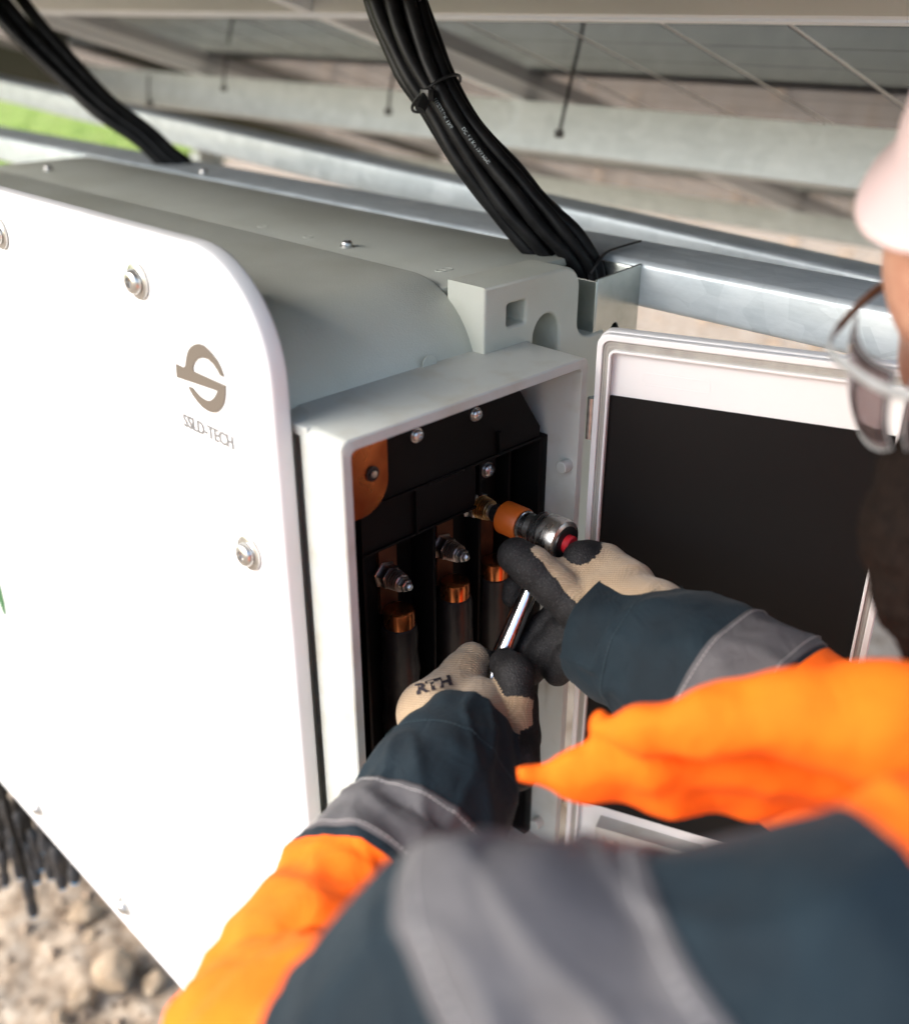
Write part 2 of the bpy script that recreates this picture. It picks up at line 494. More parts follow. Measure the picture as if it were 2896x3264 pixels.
# ------------------------------------------------------------------ implicit surfaces for hands, head and clothing folds
def sdf_mesh(prims, vox, k=0.006, extra=None):
    """prims: (p0, p1, r0, r1, id). Smooth union of tapered capsules, meshed with surface nets.
    returns verts, quads, id of the nearest capsule for every quad"""
    A = np.array([list(p[0]) + list(p[1]) for p in prims], float)
    rm = max(max(p[2], p[3]) for p in prims)
    lo = np.minimum(A[:, :3], A[:, 3:]).min(0) - rm - 4 * vox
    hi = np.maximum(A[:, :3], A[:, 3:]).max(0) + rm + 4 * vox
    n = np.ceil((hi - lo) / vox).astype(int) + 1
    F = np.full(n, 0.05)
    D = np.full(n, 0.05)
    I = np.zeros(n, np.int16)
    for (a, b, r0, r1, i) in prims:
        a, b = np.array(a, float), np.array(b, float)
        R = max(r0, r1) + 2.5 * k + 3 * vox
        i0 = np.maximum(((np.minimum(a, b) - R - lo) / vox).astype(int), 0)
        i1 = np.minimum(((np.maximum(a, b) + R - lo) / vox).astype(int) + 2, n)
        sl = tuple(slice(i0[q], i1[q]) for q in range(3))
        g = np.meshgrid(*[lo[q] + vox * np.arange(i0[q], i1[q]) for q in range(3)], indexing='ij')
        ab = b - a
        L2 = max(ab @ ab, 1e-12)
        t = np.clip(sum((g[q] - a[q]) * ab[q] for q in range(3)) / L2, 0, 1)
        d = np.sqrt(sum((g[q] - a[q] - t * ab[q]) ** 2 for q in range(3))) - (r0 + (r1 - r0) * t)
        f = F[sl]
        h = np.clip(0.5 + 0.5 * (f - d) / k, 0, 1)
        F[sl] = f * (1 - h) + d * h - k * h * (1 - h)
        w = d < D[sl]
        D[sl] = np.where(w, d, D[sl])
        I[sl] = np.where(w, i, I[sl])
    if extra is not None:
        g = np.meshgrid(*[lo[q] + vox * np.arange(n[q]) for q in range(3)], indexing='ij')
        F = extra(F, g)
    s = F < 0
    c8 = [s[dx:n[0] - 1 + dx, dy:n[1] - 1 + dy, dz:n[2] - 1 + dz] for dx in (0, 1) for dy in (0, 1) for dz in (0, 1)]
    tot = sum(c.astype(np.int8) for c in c8)
    act = (tot > 0) & (tot < 8)
    idx = np.full(act.shape, -1, np.int64)
    cells = np.argwhere(act)
    idx[act] = np.arange(len(cells))
    acc = np.zeros((len(cells), 3))
    cnt = np.zeros(len(cells))
    offs = [(dx, dy, dz) for dx in (0, 1) for dy in (0, 1) for dz in (0, 1)]
    for p in offs:
        for q in range(3):
            if p[q]: continue
            e = list(p); e[q] = 1
            f0 = F[tuple((cells + p).T)]
            f1 = F[tuple((cells + e).T)]
            cr = (f0 < 0) != (f1 < 0)
            t = np.where(cr, f0 / np.where(cr, f0 - f1, 1), 0)
            pos = np.array(p, float) + np.outer(t, np.eye(3)[q])
            acc[cr] += pos[cr]
            cnt[cr] += 1
    V = lo + vox * (cells + acc / cnt[:, None])
    Q, QI = [], []
    for q in range(3):
        a1, a2 = (q + 1) % 3, (q + 2) % 3
        sh = [slice(0, m) for m in n]
        s0 = list(sh); s0[q] = slice(0, n[q] - 1)
        s1 = list(sh); s1[q] = slice(1, n[q])
        ch = s[tuple(s0)] != s[tuple(s1)]
        e = np.argwhere(ch)
        e = e[(e[:, a1] > 0) & (e[:, a2] > 0) & (e[:, a1] < n[a1] - 1) & (e[:, a2] < n[a2] - 1)]
        d1, d2 = np.eye(3, dtype=int)[a1], np.eye(3, dtype=int)[a2]
        qs = np.stack([idx[tuple((e - d1 - d2).T)], idx[tuple((e - d2).T)], idx[tuple(e.T)], idx[tuple((e - d1).T)]], 1)
        fl = s[tuple(e.T)]
        qs[~fl] = qs[~fl][:, ::-1]
        Q.append(qs)
        QI.append(I[tuple(e.T)])
    return V, np.concatenate(Q), np.concatenate(QI)

def chain(pts, i):
    """(x, y, z, r) points -> capsules with id i"""
    return [(a[:3], b[:3], a[3], b[3], i) for a, b in zip(pts[:-1], pts[1:])]

# ------------------------------------------------------------------ ground
def axis(lo, a, b, hi, fine, grow=1.35):
    xs = list(np.arange(a, b + fine / 2, fine))
    s, x = fine, b
    while x < hi:
        s *= grow
        x = min(x + s, hi)
        xs.append(x)
    s, x = fine, a
    while x > lo:
        s *= grow
        x = max(x - s, lo)
        xs.insert(0, x)
    return xs
def ground_z(x, y):
    p = Vector((x, y, 0.0))
    z = 0.05 * noise.noise(p * 0.5) + 0.025 * noise.noise(p * 2.3) + 0.018 * noise.noise(p * 7 + Vector((3, 1, 0)))
    if -3.2 < x < -0.9 and -0.2 < y < 1.4:
        z += 0.012 * noise.noise(p * 22) + 0.008 * noise.noise(p * 55)
    return z
gx = axis(-120, -2.6, -1.2, 90, 0.014)
gy = axis(-60, 0.1, 1.1, 140, 0.014)
gb = MB()
gb.v = [(x, y, ground_z(x, y)) for y in gy for x in gx]
nx = len(gx)
gb.f = [(j * nx + i, j * nx + i + 1, (j + 1) * nx + i + 1, (j + 1) * nx + i) for j in range(len(gy) - 1) for i in range(nx - 1)]
gb.m = [0] * len(gb.f)
g = gb.build('ground', 'soil', loc=(0, 0, 0), autosmooth=False)
g['kind'] = 'structure'

# green meadow beyond the site, left in the picture
rnd = random.Random(4)
mb = MB()
edge = []
for k in range(25):
    y = -30 + k * 5.0
    edge.append((-13.6 - 0.06 * (y - 8) + 1.2 * noise.noise(Vector((y * 0.2, 3, 0))), y))
vs = []
for (x, y) in edge:
    for i in range(9):
        xx = x - 60 * (i / 8) ** 2
        vs.append((xx, y, 0.09 + ground_z(xx, y) * 0.3))
mb.add(vs, [(j * 9 + i, j * 9 + i + 1, (j + 1) * 9 + i + 1, (j + 1) * 9 + i) for j in range(24) for i in range(8)])
o = mb.build('meadow', 'grass', loc=(-14, 8, 0), autosmooth=False)
o['kind'] = 'structure'
mb = MB()
for _ in range(5000):
    y = rnd.uniform(0, 22)
    x = -13.0 - abs(rnd.gauss(0, 5))
    h = rnd.uniform(0.10, 0.32)
    a = rnd.uniform(0, 6.28)
    dx, dy = math.cos(a), math.sin(a)
    w = 0.02
    mb.add([(x - dy * w, y + dx * w, 0.02), (x + dy * w, y - dx * w, 0.02), (x + dx * h * 0.4, y + dy * h * 0.4, h)], [(0, 1, 2)])
o = mb.build('meadow_grass', 'blade', loc=(-15, 10, 0), smooth=False)
tag(o, 'bright green grass growing at the far edge of the site', 'grass', kind='stuff')

# stones: the ones that read singly, then fine rubble
def stone(name, c, r, seed, label):
    rs = random.Random(seed * 17)
    bm = bmesh.new()
    for _ in range(22):
        p = Vector((rs.gauss(0, 1), rs.gauss(0, 1), rs.gauss(0, 1))).normalized() * rs.uniform(.8, 1.1)
        bm.verts.new(p)
    bmesh.ops.convex_hull(bm, input=bm.verts)
    bmesh.ops.triangulate(bm, faces=bm.faces)
    bmesh.ops.subdivide_edges(bm, edges=bm.edges, cuts=3, use_grid_fill=True)
    bm.verts.ensure_lookup_table()
    bm.verts.index_update()
    mb = MB()
    rr = Vector(r)
    off = Vector((seed * 3.1, seed * 1.7, seed))
    a = seed * 1.3
    for v in bm.verts:
        q = v.co * (1 + .10 * noise.noise(v.co * 2.2 + off) + .07 * noise.noise(v.co * 6 + off))
        x, y, z = q.x * rr.x, q.y * rr.y, q.z * rr.z
        mb.v.append((c[0] + x * math.cos(a) - y * math.sin(a), c[1] + x * math.sin(a) + y * math.cos(a), c[2] + z))
    mb.f = [tuple(v.index for v in f.verts) for f in bm.faces]
    mb.m = [0] * len(mb.f)
    bm.free()
    o = mb.build(name, 'stone', autosmooth=False)
    if label:
        tag(o, label, 'stone', 'pale stones on the soil')
    return o
st = [((-1.6695, 0.5813, 0.0300), (0.05, 0.075, 0.05), 1, 'largest pale angular stone on the soil at lower left'),
      ((-1.8874, 0.6175, 0.0200), (0.035, 0.05, 0.035), 2, 'pale stone just under the panel edge below the hanging connectors'),
      ((-1.6674, 0.4971, 0.0200), (0.03, 0.045, 0.03), 3, 'small oval stone left of the largest stone'),
      ((-1.6612, 0.4414, 0.0200), (0.02, 0.02, 0.02), 4, 'small round pebble at the bottom edge of the photo'),
      ((-1.8211, 0.5931, 0.0150), (0.022, 0.02, 0.018), 5, 'small pebble between the two larger pale stones'),
      ((-1.5935, 0.6350, 0.0200), (0.03, 0.03, 0.025), 6, 'brownish stone against the lower panel edge right of the largest stone')]
for c, r, sd, lb in st:
    stone('stone', c, r, sd, lb)
mb = MB()
rnd = random.Random(9)
for _ in range(1500):
    x, y = rnd.uniform(-3.0, -1.0), rnd.uniform(0.0, 1.6)
    r = rnd.choice([0.004, 0.006, 0.008, 0.011, 0.016, 0.022])
    z = ground_z(x, y) + r * 0.2
    q = [Vector((rnd.uniform(.6, 1.1) * sx, rnd.uniform(.6, 1.1) * sy, rnd.uniform(.5, .9) * sz)) * r for sx, sy, sz in
         ((-1, -.4, -.3), (1, -.6, -.3), (.7, 1, -.3), (-.8, .9, -.3), (-.5, -.5, .8), (.6, -.3, .9), (.2, .6, .8))]
    mb.add([(x + p.x, y + p.y, z + p.z) for p in q], [(0, 1, 5, 4), (1, 2, 6, 5), (2, 3, 6), (3, 0, 4, 6), (4, 5, 6), (3, 2, 1, 0)])
for _ in range(1600):
    x, y = rnd.uniform(-9, 2.5), rnd.uniform(1.6, 9)
    r = rnd.choice([0.02, 0.03, 0.03, 0.05, 0.07])
    z = ground_z(x, y) + r * 0.2
    q = [Vector((rnd.uniform(.6, 1.1) * sx, rnd.uniform(.6, 1.1) * sy, rnd.uniform(.5, .9) * sz)) * r for sx, sy, sz in
         ((-1, -.4, -.3), (1, -.6, -.3), (.7, 1, -.3), (-.8, .9, -.3), (-.5, -.5, .8), (.6, -.3, .9), (.2, .6, .8))]
    mb.add([(x + p.x, y + p.y, z + p.z) for p in q], [(0, 1, 5, 4), (1, 2, 6, 5), (2, 3, 6), (3, 0, 4, 6), (4, 5, 6), (3, 2, 1, 0)])
o = mb.build('rubble', 'clod', loc=(-1.5, 0.8, 0), smooth=False)
tag(o, 'fine pale rubble and clods scattered over the sandy soil', 'gravel', kind='stuff')

# ------------------------------------------------------------------ solar table overhead: modules, purlins, rafters, posts
TILT = math.radians(17.0)
PY, PZ = 1.2, 1.985              # line where the upper and lower module rows meet (underside)
MW, ML = 1.128, 2.272
def slope(x, s, dn=0.0):
    """point at world x, s metres down the slope from the joint, dn below the module underside"""
    return (x, PY + s * math.cos(TILT) - dn * math.sin(TILT), PZ - s * math.sin(TILT) - dn * math.cos(TILT))
def plate(mb, x0, x1, s0, s1, d0, d1, mi=0):
    v = [slope(x, s, d) for d in (d0, d1) for (x, s) in ((x0, s0), (x1, s0), (x1, s1), (x0, s1))]
    mb.add(v, [(0, 1, 2, 3), (7, 6, 5, 4), (0, 4, 5, 1), (1, 5, 6, 2), (2, 6, 7, 3), (3, 7, 4, 0)], mi)
cell_me = None
def module(x0, s0, label, cells, ML=2.272):
    global cell_me
    t = thing('solar_module', slope(x0, s0), label, 'solar panel', 'solar modules overhead')
    x1, s1 = x0 + MW, s0 + ML
    mb = MB(); plate(mb, x0 + .002, x1 - .002, s0 + .002, s1 - .002, -0.006, 0.0)
    mb.build('back_glass', 'backsheet', t, smooth=False)
    for (a, b, c, d) in ((x0, x1, s0, s0 + .011), (x0, x1, s1 - .011, s1), (x0, x0 + .011, s0 + .0112, s1 - .0112), (x1 - .011, x1, s0 + .0112, s1 - .0112)):
        mb = MB(); plate(mb, a, b, c, d, 0.0005, 0.030)
        mb.build('frame_bar', 'alu', t, smooth=False)
    cw, ch = (MW - .03) / 6, (ML - .04) / (24 if ML > 2 else 12)
    mb = MB()
    for i in range(6):
        for j in range(24 if ML > 2 else 12):
            a, b = x0 + .015 + i * cw + .0045, x0 + .015 + (i + 1) * cw - .0045
            c, d = s0 + .02 + j * ch + .001, s0 + .02 + (j + 1) * ch - .001
            if cells and j < 16:
                if cell_me is None:
                    q = MB(); plate(q, a, b, c, d, 0.0003, 0.0012)
                    ob = q.build('cell', 'cell', t, smooth=False)
                    cell_me = (ob.data, Vector(slope(a, c)) - ORG[t.name])
                else:
                    ob = bpy.data.objects.new('cell', cell_me[0])
                    COL.objects.link(ob)
                    ob.parent = t
                    ob.location = Vector(slope(a, c)) - ORG[t.name] - cell_me[1]
            else:
                plate(mb, a, b, c, d, 0.0003, 0.0012)
    if mb.v:
        ob = mb.build('cell_field', 'cell', t, smooth=False)
        ob['kind'] = 'stuff'
names = {-1: 'solar module over the right end of the galvanised rail', 0: 'solar module with pale grid lines right of the thick black cable bundle',
         1: 'solar module behind the thick black cable bundle', 2: 'solar module behind the thin cables at upper left'}
XE = -0.276
for k in range(0, 3):
    x0 = XE - MW - .006 - k * (MW + .006) + .006
    lb = {-2: 'lower row solar module farthest to the right', -1: 'lower row solar module over the right end of the rail',
          0: 'lower row solar module with pale grid lines right of the thick cables', 1: 'lower row solar module passing behind the thick cable bundle',
          2: 'lower row solar module behind the thin cables at upper left', 3: 'lower row solar module farthest to the left'}[k]
    module(x0, -0.095, lb, k in (0, 1))
    lb = {-2: 'upper row solar module farthest to the right', -1: 'upper row solar module above the worker',
          0: 'upper row solar module whose bright frame edge crosses the top right', 1: 'upper row solar module above the thick cable bundle',
          2: 'upper row solar module above the thin cables', 3: 'upper row solar module farthest to the left'}[k]
    module(x0, -0.105 - 1.30, lb, False, 1.30)  # upper row, mostly out of view, gives shade; shortened for more skylight

def cprofile(mb, x0, x1, s, d0, h, w, th=0.004):
    """C purlin along X under the modules; web at slope position s, flanges going down-slope"""
    plate(mb, x0, x1, s, s + th, d0, d0 + h)
    plate(mb, x0, x1, s + th, s + w, d0, d0 + th)
    plate(mb, x0, x1, s + th, s + w, d0 + h - th, d0 + h)
    plate(mb, x0, x1, s + w - th, s + w, d0 + th, d0 + .016)
    plate(mb, x0, x1, s + w - th, s + w, d0 + h - .016, d0 + h - th)
for s, lb in ((-1.28, 'galvanised purlin under the high edge of the modules'), (-0.55, 'galvanised purlin under the upper modules above the inverter'),
              (0.410, 'wide pale purlin crossing the upper background behind the cables'), (1.62, 'lower purlin near the low edge of the modules')):
    mb = MB()
    cprofile(mb, -3.295, -.24, s, 0.031, 0.088 if s < 1 else 0.062, 0.05)
    o = mb.build('purlin', 'galvdull', smooth=False)
    tag(o, lb, 'purlin', 'purlins under the solar modules')
for x, lb in ((-3.30, 'dark sloping rafter at upper left behind the thin cables'), (-.17, 'sloping rafter over the right end of the table')):
    mb = MB()
    w = 0.06
    th = 0.005
    for (a, b, c, d) in ((x - th, x, 0.031, 0.172), (x - w, x - th, 0.031, 0.036), (x - w, x - th, 0.167, 0.172)):
        plate(mb, a, b, -1.38, 2.1, c, d)
    o = mb.build('rafter', 'rafter', smooth=False)
    tag(o, lb, 'rafter', 'rafters under the solar table')
for x, y, lb in ((-3.26, 2.02, 'galvanised post under the dark rafter at upper left'), (0.86, .995, 'galvanised post right of the worker')):
    mb = MB()
    top = PZ - (y - PY) * math.tan(TILT) - 0.185
    mb.box((x - .003, y - .05, -0.3), (x + .003, y + .05, top))
    mb.box((x + .0032, y - .05, -0.3), (x + .045, y - .044, top))
    mb.box((x + .0032, y + .044, -0.3), (x + .045, y + .05, top))
    o = mb.build('post', 'galvdull', smooth=False)
    tag(o, lb, 'post', 'posts of the solar table')

# horizontal rail the inverter hangs from, and a tilted tube behind it
def tube_beam(name, a, b, h, d, r, m, wall=0.004):
    """rectangular tube from a to b (top front edge), depth d to the back, height h down"""
    a, b = Vector(a), Vector(b)
    lp = [rrect(0, d, -h, 0, r, 5), rrect(wall, d - wall, -h + wall, -wall, max(r - wall, .001), 4)]
    L = (b - a).length
    v, f = outline_mesh(lp, L)
    t = (b - a).normalized()
    mb = MB()
    mb.add([a + t * p.z + Vector((0, p.x, p.y)) for p in v], f)
    return mb.build(name, m)
o = tube_beam('mounting_rail', (-3.6, .875, 1.7645), (0.95, .875, 1.7645), .048, .092, .007, 'galv')
tag(o, 'galvanised rectangular rail running behind the inverter to the right', 'rail')
o = tube_beam('brace_tube', (-3.4498, 1.1500, 1.8614), (-0.1953, 1.1500, 1.7112), .05, .06, .006, 'galv')
tag(o, 'bluish galvanised tube slanting behind the mounting rail', 'brace')
# thin black cable ties hanging round the wide purlin
for (u0, u1, lb) in (((-1.1242, 1.4165, 1.9695), (-1.0976, 1.3344, 1.8162), 'black cable tie round the purlin right of the thick cables'),
                 ((-1.6247, 1.4555, 1.8828), (-1.6074, 1.4227, 1.8120), 'black cable tie round the purlin left of the thick cables'),
                 ((-2.1946, 1.4467, 1.8934), (-2.1752, 1.4191, 1.8269), 'black cable tie round the purlin near the thin cables'),
                 ((-2.4062, 1.3609, 1.8477), (-2.3834, 1.3415, 1.7881), 'black cable tie against the dark rafter at upper left')):
    a, b = Vector(u0), Vector(u1)
    d = (b - a).normalized()
    t = thing('cable_tie', tuple(b), lb, 'cable tie', 'cable ties on the purlins')
    mb = MB(); mb.loft([a, (a + b) / 2 + Vector((.002, -.004, 0)), b], .0028, 8, 4)
    mb.build('strap', 'tie', t)
    mb = MB(); mb.box((b.x - .006, b.y - .005, b.z - .006), (b.x + .006, b.y + .005, b.z + .006))
    mb.build('head', 'tie', t, bevel=.001)

# ------------------------------------------------------------------ inverter
INV = thing('string_inverter', (-1.17, .62, .95), 'large white wall inverter with its right wiring box open', 'inverter')
def yz(loops, x0, depth, bevel=0.0):
    v, f = outline_mesh(loops, depth, bevel)
    return MB().add([(x0 + p.z, p.x, p.y) for p in v], f)
def xz(loops, y0, depth, bevel=0.0):
    v, f = outline_mesh(loops, depth, bevel)
    return MB().add([(p.x, y0 + p.z, p.y) for p in v], f)
xz([rrect(-1.73, -.612, .97, 1.7765, .084, 20)], .4215, .2185, .002).build('body', 'body', INV)
rear = MB().box((-1.73, .6412, .99), (-.662, .842, 1.760)).build('rear_housing', 'body', INV, bevel=.002)
lid = MB().box((-1.733, .6405, 1.7602), (-.657, .846, 1.7690)).build('top_lid', 'body', INV, bevel=.0022)
def screw(c, ax, r, name='screw', parent=None, m='steel', h=.004, washer=True):
    c, ax = Vector(c), Vector(ax)
    mb = MB()
    if washer:
        mb.lathe(c, ax, [(0, r * 1.25), (.0012, r * 1.25)], 20)
    mb.lathe(c + ax * .0013, ax, [(0, r), (h * .55, r), (h * .9, r * .75), (h, r * .45), (h * .55, r * .42), (h * .5, .0001)], 20)
    return mb.build(name, m, parent)
for q in ((-0.8542, 0.6901, 1.7670), (-1.6204, 0.7206, 1.7670), (-1.4171, 0.8722, 1.7670)):
    screw((q[0], q[1] + .002, 1.7691), (0, 0, 1), .0062, 'lid_screw', lid, h=.006)
for q in ((-0.7063, 0.6877, 1.7675), (-0.7062, 0.6965, 1.7675), (-1.0107, 0.6947, 1.7670), (-0.9259, 0.6953, 1.7670)):
    mb = MB()
    mb.lathe((q[0], q[1], 1.7690), (0, 0, 1), [(0, .006), (.0006, .0058), (.0006, .0045), (.0002, .0043), (.0002, .0001)], 20)
    mb.build('rivet', 'body', lid)
q = (-0.6199, 0.5815, 1.7209)
mb = MB().lathe((-.6123, q[1], q[2]), (1, 0, 0), [(0, .0085), (.0005, .0083), (.0005, .0078), (.0003, .0077), (.0003, .0001)], 24)
mb.build('plug', 'body', INV)

# front cover plate with bolts, emblem and lettering
cov = xz([rrect(-1.79, -.586, .830, 1.840, .088, 14)], .395, .0175, .0038).build('cover_plate', 'cover', INV)
for q in ((-1.0142, 0.3950, 1.8027), (-0.7536, 0.3950, 1.8016), (-0.6306, 0.3950, 1.5998), (-1.3112, 0.3950, 0.8802), (-1.0446, 0.3950, 0.8757), (-.645, .36, .93), (-1.26, .36, 1.80), (-1.56, .36, 1.80), (-1.56, .36, .87)):
    c = Vector((q[0], .3945, q[2]))
    ax = Vector((0, -1, 0))
    b = MB().lathe(c, ax, [(0, .0148), (.0022, .0148), (.0028, .0138), (.0028, .0001)], 28).build('washer', 'steel', cov)
    mb = MB()
    mb.lathe(c + ax * .0029, ax, [(0, .0102), (.003, .0102), (.0055, .0085), (.0066, .0055), (.0066, .0042), (.004, .0040), (.004, .0001)], 24)
    mb.build('bolt', 'steel', cov)
    MB().lathe((c.x, .4128, c.z), (0, 1, 0), [(0, .009), (.0085, .009)], 12).build('standoff', 'steel', INV)
LOGO = [(-0.7110, 1.7419), (-0.6994, 1.7415), (-0.6963, 1.7440), (-0.6944, 1.7492), (-0.6917, 1.7544), (-0.6886, 1.7585), (-0.6844, 1.7620), (-0.6785, 1.7653), (-0.6723, 1.7671), (-0.6657, 1.7673), (-0.6596, 1.7654), (-0.6538, 1.7626), (-0.6481, 1.7590), (-0.6441, 1.7542), (-0.6411, 1.7475), (-0.6467, 1.7478), (-0.6496, 1.7513), (-0.6545, 1.7550), (-0.6612, 1.7572), (-0.6685, 1.7569), (-0.6764, 1.7541), (-0.6817, 1.7500), (-0.6849, 1.7454), (-0.6849, 1.7418), (-0.6405, 1.7410), (-0.6416, 1.7349), (-0.6438, 1.7284), (-0.6469, 1.7234), (-0.6513, 1.7188), (-0.6570, 1.7151), (-0.6633, 1.7130), (-0.6700, 1.7125), (-0.6773, 1.7136), (-0.6842, 1.7166), (-0.6895, 1.7200), (-0.6934, 1.7234), (-0.6955, 1.7266), (-0.6896, 1.7270), (-0.6842, 1.7240), (-0.6786, 1.7220), (-0.6712, 1.7213), (-0.6651, 1.7225), (-0.6585, 1.7268), (-0.6525, 1.7338), (-0.7120, 1.7305)]
xz([LOGO], .3940, .0008).build('emblem', 'logo', cov, smooth=False)
v, f = text_mesh('SSLD-TECH', 0.0156, 0.0, 0.00030)
xs = [p.x for p in v]
sx = 0.0719 / (max(xs) - min(xs))
MB().add([(-.7105 + (p.x - min(xs)) * sx, .3942, 1.6889 + p.y) for p in v], f).build('lettering', 'lettering', cov, smooth=False)

v, f = outline_mesh([[(-1.2600 + .0110 * math.cos(a), 1.290 + .034 * math.sin(a)) for a in [2 * math.pi * i / 24 for i in range(24)]]], .0006)
MB().add([(p.x, .3942 + p.z, p.y) for p in v], f).build('green_mark', 'greenink', cov, smooth=False)

# wiring box on the right side: shell with opening towards +X
mb = MB()
rows = [(-.6196, .434, .009, 0), (-.5980, .432, .009, 0), (-.5890, .425, .009, 0), (-.5820, .4175, .009, 0), (-.5770, .4152, .009, 0), (-.5312, .4150, .009, 0), (-.5300, .4162, .009, .0012)]
for (x, y0, r, e) in rows:
    mb.v += [(x, y, z) for (y, z) in rrect(y0, .700 - e, 1.130 + e, 1.720 - e, r, 6)]
nb_ = len(mb.v) // len(rows)
inner_r = rrect(.4238, .6912, 1.1388, 1.7112, .006, 6)
mb.v += [(-.5300, y, z) for (y, z) in inner_r] + [(-.5312, y + (.0004 if y < .5 else -.0004), z) for (y, z) in inner_r] + [(-.6196, max(y, .448), z) for (y, z) in inner_r]
for i in range(len(rows) + 2):
    for k in range(nb_):
        k2 = (k + 1) % nb_
        mb.f.append((i * nb_ + k, i * nb_ + k2, (i + 1) * nb_ + k2, (i + 1) * nb_ + k)); mb.m.append(0)
box = mb.build('wiring_box', 'box', INV)
MB().box((-.6115, .4158, 1.7110), (-.5705, .4440, 1.7198)).build('top_lip', 'box', box, bevel=.0012)
yz([rrect(.4680, .6900, 1.1395, 1.7105, .005, 3)], -.6115, .003).build('back_plate', 'black', box)
for q in ((-0.5392, 0.6900, 1.6141), (-0.5514, 0.6900, 1.1642)):
    MB().lathe((q[0] - .001, .6908, q[2]), (0, -1, 0), [(0, .0062), (.010, .0060), (.0108, .0052), (.0108, .0001)], 20).build('peg', 'box', box)
MB().box((-.6150, .424, 1.1392), (-.531, .6912, 1.1402)).build('sill_strip', 'box', box)
# black insulator with ribs and pockets
ins = yz([[(.4300, 1.7105), (.636, 1.7105), (.6795, 1.648), (.6795, 1.638), (.4300, 1.638)]], -.5800, .0130, .0008).build('insulator', 'black', INV)
yz([rrect(.4665, .600, 1.5905, 1.6375, (.001, .006, .013, .001), 6)], -.6150, .0415, .0008).build('insulator_step', 'black', ins)
MB().box((-.6150, .6795, 1.1405), (-.5655, .6905, 1.6375)).build('side_liner', 'black', ins, bevel=.001)
MB().add([(-.6150, .4650, 1.1405), (-.5760, .4440, 1.1405), (-.5760, .4475, 1.1405), (-.6150, .4690, 1.1405), (-.6150, .4650, 1.6375), (-.5760, .4440, 1.6375), (-.5760, .4475, 1.6375), (-.6150, .4690, 1.6375)], [(0, 3, 2, 1), (4, 5, 6, 7), (0, 1, 5, 4), (1, 2, 6, 5), (2, 3, 7, 6), (3, 0, 4, 7)]).build('side_liner', 'black', ins, bevel=.001)
for y in (.4700, .5520, .6230, .6640):
    MB().box((-.6150, y, 1.150), (-.5790 if y < .6 else -.590, y + .0035, 1.5903 if y < .6 else 1.6375)).build('divider', 'black', ins, bevel=.0008)
MB().box((-.5730, .5240, 1.5905), (-.5700, .5262, 1.640)).build('rib', 'black', ins)
MB().box((-.5668, .4665, 1.6360), (-.5650, .6795, 1.6384)).build('rib', 'black', ins)
MB().box((-.5734, .4665, 1.5895), (-.5712, .600, 1.5915)).build('rib', 'black', ins)
yz([rrect(.612, .662, 1.592, 1.634, .004, 3)], -.6085, .003).build('metal_strip', 'darksteel', ins)
MB().box((-.6100, .535, 1.6360), (-.5650, .578, 1.6376)).build('metal_strip', 'steel', ins, bevel=.0005)
yz([[(.6190, 1.660), (.6230, 1.660), (.6230, 1.6385), (.6210, 1.6385)]], -.5668, .004).build('rib', 'black', ins)
for q, r in (((-0.5670, 0.5223, 1.6850), .0052), ((-0.5670, 0.5921, 1.6843), .0052)):
    screw((-.5668, q[1], q[2]), (1, 0, 0), r, 'screw', ins)
q = (-0.5850, 0.6298, 1.6115)
screw((-.606, .650, 1.601), (1, 0, 0), .0065, 'screw', ins, h=.005)
q = (-0.5480, 0.6617, 1.3651)
yz([[(q[1] - .011, q[2] - .020), (q[1] + .008, q[2] - .026), (q[1] + .011, q[2] + .024), (q[1] - .008, q[2] + .024)]], -.5490, .0015).build('insulator_tab', 'black', ins)
# copper busbar corner at the upper left of the opening
cop = yz([rrect(.4245, .4860, 1.634, 1.7065, (.001, .028, .002, .001), 10)], -.5650, .0035, .0005).build('busbar', 'copper', INV)
q = (-0.5615, 0.4692, 1.6691)
MB().lathe((-.5612, q[1], q[2]), (1, 0, 0), [(0, .0065), (.0012, .0065), (.0014, .0042), (.0006, .004), (.0006, .0001)], 24).build('washer', 'darksteel', cop)
MB().lathe((-.5602, q[1], q[2]), (1, 0, 0), [(0, .0034), (.002, .003), (.0022, .0001)], 16).build('screw', 'steel', cop)

# terminal studs
def stud(y, z, x0, m='steel', k=1.0, m2=None):
    t = MB()
    t.lathe((x0, y, z), (1, 0, 0), [(0, .0135 * k), (.0022, .0135 * k)], 6)
    t.lathe((x0 + .0022, y, z), (1, 0, 0), [(0, .0115 * k), (.0090, .0115 * k)], 6)
    b = t.build('terminal_nut', m, INV, bevel=.0005)
    s = MB()
    prof, x = [(0, .0098 * k)], 0
    for i in range(5):
        prof += [(x + .0009, .0102 * k - .0004 * i), (x + .0019, .0102 * k - .0004 * i), (x + .0024, .0084 * k - .0004 * i)]
        x += .0027
    s.lathe((x0 + .0113, y, z), (1, 0, 0), prof, 24)
    s.build('spring_washer', m2 or m, b)
    s = MB().lathe((x0 + .0255, y, z), (1, 0, 0), [(0, .0062 * k), (.0055, .0062 * k), (.0060, .0045 * k), (.0085, .0042 * k), (.0105, .0022 * k), (.0105, .0001)], 6 if k == 1 else 20)
    s.build('stud', 'steel', b)
stud(.5165, 1.5400, -.6065, 'studsteel')
stud(.5885, 1.5415, -.6065, 'studsteel')

